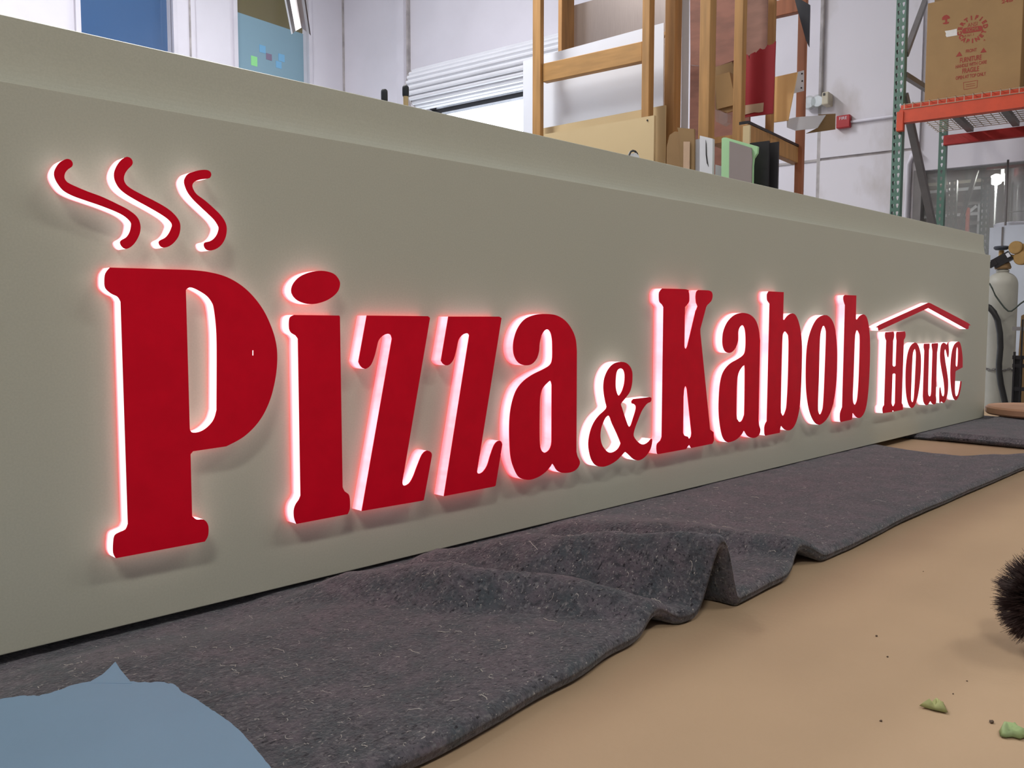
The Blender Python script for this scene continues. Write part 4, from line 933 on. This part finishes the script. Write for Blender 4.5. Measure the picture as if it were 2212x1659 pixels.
def blanket(name, label, xs, ny, x_end, y_front, y_back, thick, lift, fibres):
    e = empty(name, (xs[len(xs)//2], .8, 0)); tag(e, label, 'blanket')
    # rows concentrate at the front and back edge
    ts = [0, .15, .4, .8, 1.4, 2.2, 3.4, 5.0]
    ts = [t/5.0*.035 for t in ts]
    ts = ts + [.035 + (.965-.035)*(k+1)/ny for k in range(ny)] + [.985, .995, 1.0]
    cols = len(xs); rows = len(ts)
    x0 = xs[0]; x1 = xs[-1]
    def edge(dist, th): 
        r = th*.55; q = min(1, max(0, dist)/r); return math.sqrt(max(0, 1-(1-q)**2))
    top, bot = [], []
    for i, x in enumerate(xs):
        for j, t in enumerate(ts):
            yf = y_front(x); y = yf + (y_back-yf)*t
            xe = x
            if x_end:                              # ragged right end
                xk = 1.7
                xe = x if x < xk else xk + (x_end(y)-xk)*(x-xk)/(x1-xk)
            th = thick(xe, y)   # felt, squeezed under the sign
            de = min(y-yf, y_back-y, xe-x0 if i else 0, (x_end(y) if x_end else x1) - xe)
            p_ = edge(de, th); l = lift(xe, y)
            ww = noise.noise(Vector((xe*60, y*60, 1.7)))*.0007*p_
            top.append((xe, y, l + th*.5 + th*.5*p_ + ww)); bot.append((xe, y, max(.0003, l + th*.5 - th*.5*p_)))
    n = cols*rows; f = []
    for i in range(cols-1):
        for j in range(rows-1):
            a = i*rows+j
            f.append((a, a+rows, a+rows+1, a+1)); f.append((n+a, n+a+1, n+a+rows+1, n+a+rows))
    for i in range(cols-1):
        for j in (0, rows-1):
            a = i*rows+j; f.append((a, n+a, n+a+rows, a+rows))
    for j in range(rows-1):
        for i in (0, cols-1):
            a = i*rows+j; f.append((a, a+1, n+a+1, n+a))
    fixn(mesh('felt_layer', top+bot, f, 'felt', e, True))
    # stray fibres felted into the surface
    v = []; ff = []
    for k in range(fibres):
        x = random.uniform(*((.2, 1.5) if k % 3 else (xs[0]+.4, xs[-1]-.1))); y = random.uniform(y_front(x)+.01, .97)
        if y_front(x)+.01 > .97: continue
        L_ = random.uniform(.003, .013) if k % 9 else random.uniform(.014, .026); a = random.uniform(0, 6.28); cv = random.uniform(-2.4, 2.4)
        pts = []
        for q in range(6):
            z = lift(x, y) + thick(x, y) + .0006 + (.0012*math.sin(q*1.1) if q % 2 else 0)
            pts.append(Vector((x, y, z))); x += math.cos(a)*L_/5; y += math.sin(a)*L_/5; a += cv*.35
        r = random.uniform(.00016, .00036)
        for q, pt in enumerate(pts):
            for g in range(3):
                t = 2.094*g; v.append(pt + Vector((math.cos(t)*r*1.2, math.sin(t)*r*1.2, math.cos(t+.7)*r)))
        b = len(v)-18
        for q in range(5):
            for g in range(3):
                ff.append((b+q*3+g, b+q*3+(g+1) % 3, b+(q+1)*3+(g+1) % 3, b+(q+1)*3+g))
    if v: mesh('stray_fibres', v, ff, 'fibre', e)['kind'] = 'stuff'
    return e
xs = [-.55]
while xs[-1] < 2.62:
    x = xs[-1]; xs.append(x + (.0055 if .5 < x < 1.4 else .02))
b1 = blanket('moving_blanket', 'long rumpled grey felt moving blanket with upright folds before the sign', xs, 64,
        lambda y: interp([(.5, 2.68), (.62, 2.62), (.68, 2.52), (.75, 2.41), (.85, 2.42), (1.0, 2.50), (1.3, 2.50)], y), lambda x: interp(FRONT, x), 1.30, thick1, lift1, 420)
xs2 = [2.80 + .012*k for k in range(64)]
def lift2(x, y): return max(0, .004*noise.noise(Vector((x*6, y*6, 7))) + .003)
b2 = blanket('moving_blanket', 'short folded grey felt blanket at the far end of the table', xs2, 40, None, lambda x: .30, 1.30, lambda x, y: .026 if y < .95 else .018, lambda x, y: lift2(x, y) if y < .96 else 0.0, 0)

# ================================================================== SMALL THINGS ON THE TABLE
# blue paper sheet with torn edge, lying on the blanket
def paper():
    e = empty('blue_paper', at_z(200, 1600, .03)); tag(e, 'torn sheet of pale blue paper lying on the grey blanket', 'paper')
    edge_ = [(-60, 1513), (0, 1510), (53, 1502), (85, 1503), (118, 1493), (163, 1478), (193, 1472), (235, 1472), (281, 1472), (320, 1474), (354, 1473), (378, 1479), (397, 1497), (423, 1509), (445, 1525), (468, 1540), (500, 1562), (525, 1585), (556, 1622), (586, 1659), (620, 1710)]
    rnd = random.Random(3)
    P = []
    for i, (u, v) in enumerate(edge_):
        if i:
            for k in range(1, 5):
                a, b = edge_[i-1], (u, v); t = k/5
                P.append((a[0]+(b[0]-a[0])*t + rnd.uniform(-.8, .8), a[1]+(b[1]-a[1])*t + rnd.uniform(-1.1, 1.1)))
        P.append((u, v))
    n = len(P); rows = 9; V = []; F = []
    far = [at_z(u, v, .030) for u, v in P]
    for r in range(rows):
        t = r/(rows-1)
        for i, p in enumerate(far):
            q = Vector((p.x, p.y, 0)).lerp(Vector((-.02 + .22*i/n, .60 - .12*i/n, 0)), t)
            base = lift1(q.x, q.y) + .0165
            z = .0300 + .0010*noise.noise(Vector((q.x*14, q.y*14, 0)))
            if t == 0: pass
            V.append(Vector((q.x, q.y, z)))
    # keep the torn edge on its picture line at its real height
    for i, (u, v) in enumerate(P): V[i] = at_z(u, v, V[i].z)
    m_ = len(V); V += [p - Vector((0, 0, .0004)) for p in V]
    for r in range(rows-1):
        for i in range(n-1):
            a = r*n+i; F.append((a, a+1, a+n+1, a+n)); F.append((m_+a, m_+a+n, m_+a+n+1, m_+a+1))
    for i in range(n-1):
        F.append((i, m_+i, m_+i+1, i+1))
    fixn(mesh('sheet', V, F, 'paperblue', e, False))
    pts = [at_z(190, 1475, .0300), at_z(222, 1456, .0305), at_z(236, 1443, .0315), at_z(249, 1429, .033), at_z(260, 1446, .0315), at_z(285, 1476, .0300)]
    prism('folded_corner', pts, (0, 0, -.0006), 'paperblue', e)
paper()

# round bristle brush at the table edge
def brush():
    R = .060
    c = at_z(2278, 1302, .060)
    e = empty('dust_brush', (c.x, c.y, 0)); tag(e, 'round dark brown bristle brush resting on the kraft paper', 'brush')
    ax = (_R*.9 + Vector((0, 0, .12)) + _F*.25).normalized()
    up = Vector((0, 0, 1)); x_ = ax.cross(up).normalized(); y_ = ax.cross(x_).normalized()
    rnd = random.Random(5); v = []; f = []
    cl = [(rnd.uniform(0, 6.283), rnd.uniform(-.9, 1)) for _ in range(260)]
    for k in range(9000):
        th, h = cl[k % 260]; th += rnd.gauss(0, .07); h = max(-1, min(1, h + rnd.gauss(0, .06)))
        # the bristles spread from a short core; rounded crown facing away from the handle
        if h < .1:
            ph = math.asin(max(-1, min(1, (h+.9)/1.0))) ; lat = math.cos(ph*1.0)
            dirv = (x_*math.cos(th) + y_*math.sin(th))*max(.12, math.cos((.1-h)*1.35)) - ax*math.sin((.1-h)*1.35)
            root = c + ax*.0
        else:
            dirv = (x_*math.cos(th) + y_*math.sin(th)) + ax*.15; root = c + ax*h*.05
        dirv = dirv.normalized(); L_ = R*rnd.uniform(.84, 1.02) 
        a = root + dirv*.012; b = root + dirv*L_*.6 + Vector((rnd.gauss(0, .001), rnd.gauss(0, .001), rnd.gauss(0, .001))); d = root + dirv*L_ + Vector((rnd.gauss(0, .0022), rnd.gauss(0, .0022), rnd.gauss(0, .0022)))
        if d.z < .0008: d.z = .0008
        if b.z < .0008: b.z = .001
        s = dirv.cross(Vector((.3, .5, .8))).normalized(); t = dirv.cross(s); i = len(v)
        for p, r in ((a, .0005), (b, .0005), (d, .00015)):
            for g in range(3): v.append(p + (s*math.cos(2.094*g) + t*math.sin(2.094*g))*r)
        for q in range(2):
            for g in range(3): f.append((i+q*3+g, i+q*3+(g+1) % 3, i+q*3+3+(g+1) % 3, i+q*3+3+g))
    mesh('bristles', v, f, 'bristle', e)['kind'] = 'stuff'
    lathe('core', [(.006, -.025), (.016, -.01), (.018, .02), (.018, .06), (.015, .07)], c, 'darkwood', e, 18, axis=ax)
    lathe('handle', [(.013, .068), (.011, .10), (.014, .15), (.012, .19), (.004, .20)], c, 'handlecream', e, 18, axis=ax)
brush()

# crumpled leaves and crumbs
def leaf(name, label, pix, m, h):
    rnd = random.Random(len(label)); P = [at_z(u, v, .0) for u, v in pix]; c = sum(P, Vector())/len(P)
    v = []; f = []; n = len(P)
    for ring, (k, z) in enumerate(((1, .0015), (.72, h*.75), (.38, h))):
        for i, p in enumerate(P):
            q = c.lerp(p, k); v.append(Vector((q.x, q.y, z*(.6+.8*rnd.random()) + .0004)))
    v.append(c + Vector((0, 0, h*.5)))
    for r in range(2):
        for i in range(n): f.append((r*n+i, r*n+(i+1) % n, (r+1)*n+(i+1) % n, (r+1)*n+i))
    for i in range(n): f.append((2*n+i, 2*n+(i+1) % n, 3*n))
    f.append(tuple(range(n)))
    o = fixn(mesh(name, v, f, m, None, True)); tag(o, label, 'leaf'); return o
def Q(pts): return [(1800+x/2.968, 1100+y/2.968) for x, y in pts]
leaf('leaf_scrap', 'small dry yellowish green leaf curled on the kraft paper', Q([(550, 1275), (590, 1262), (630, 1258), (660, 1240), (705, 1250), (718, 1285), (735, 1315), (700, 1310), (650, 1300), (600, 1285)]), 'leaf', .007)
leaf('leaf_scrap', 'green leaf scrap with a folded middle on the kraft paper', Q([(1062, 1440), (1075, 1410), (1120, 1400), (1170, 1405), (1215, 1435), (1250, 1470), (1200, 1485), (1150, 1470), (1105, 1475), (1068, 1465)]), 'leaf2', .008)
me0 = None
for (x, y, r) in ((1015, 1370, .0024), (277, 815, .0016), (347, 948, .0013), (305, 1360, .0014), (857, 1103, .0009), (768, 1185, .0009), (577, 400, .0010)):
    u, v_ = Q([(x, y)])[0]; p = at_z(u, v_, 0)
    bm = bmesh.new(); bmesh.ops.create_icosphere(bm, subdivisions=1, radius=1)
    for vv in bm.verts: vv.co = Vector((vv.co.x*r*1.4*random.uniform(.7, 1.2), vv.co.y*r*random.uniform(.7, 1.2), vv.co.z*r*.5+r*.5))
    me = bpy.data.meshes.new('crumb'); bm.to_mesh(me); bm.free(); me.materials.append(M['crumb'])
    o = bpy.data.objects.new('crumb', me); C.objects.link(o); o.location = p
    tag(o, 'largest dark crumb beside the green leaf scrap' if r > .002 else 'tiny brown crumb lying on the bare kraft paper', 'crumb', 'crumbs on the kraft paper')

# wooden lid on the far blanket
pl = at_z(2145, 905, .03)
dc_ = Vector((pl.x+.215, pl.y-.09, 0)); 
ld = lathe('wooden_lid', [(.165, .0), (.172, .006), (.172, .024), (.165, .030), (.03, .031), (.0, .031)], (dc_.x, dc_.y, .0345), 'discwood', None, 48); tag(ld, 'round wooden lid lying on the far blanket', 'lid')
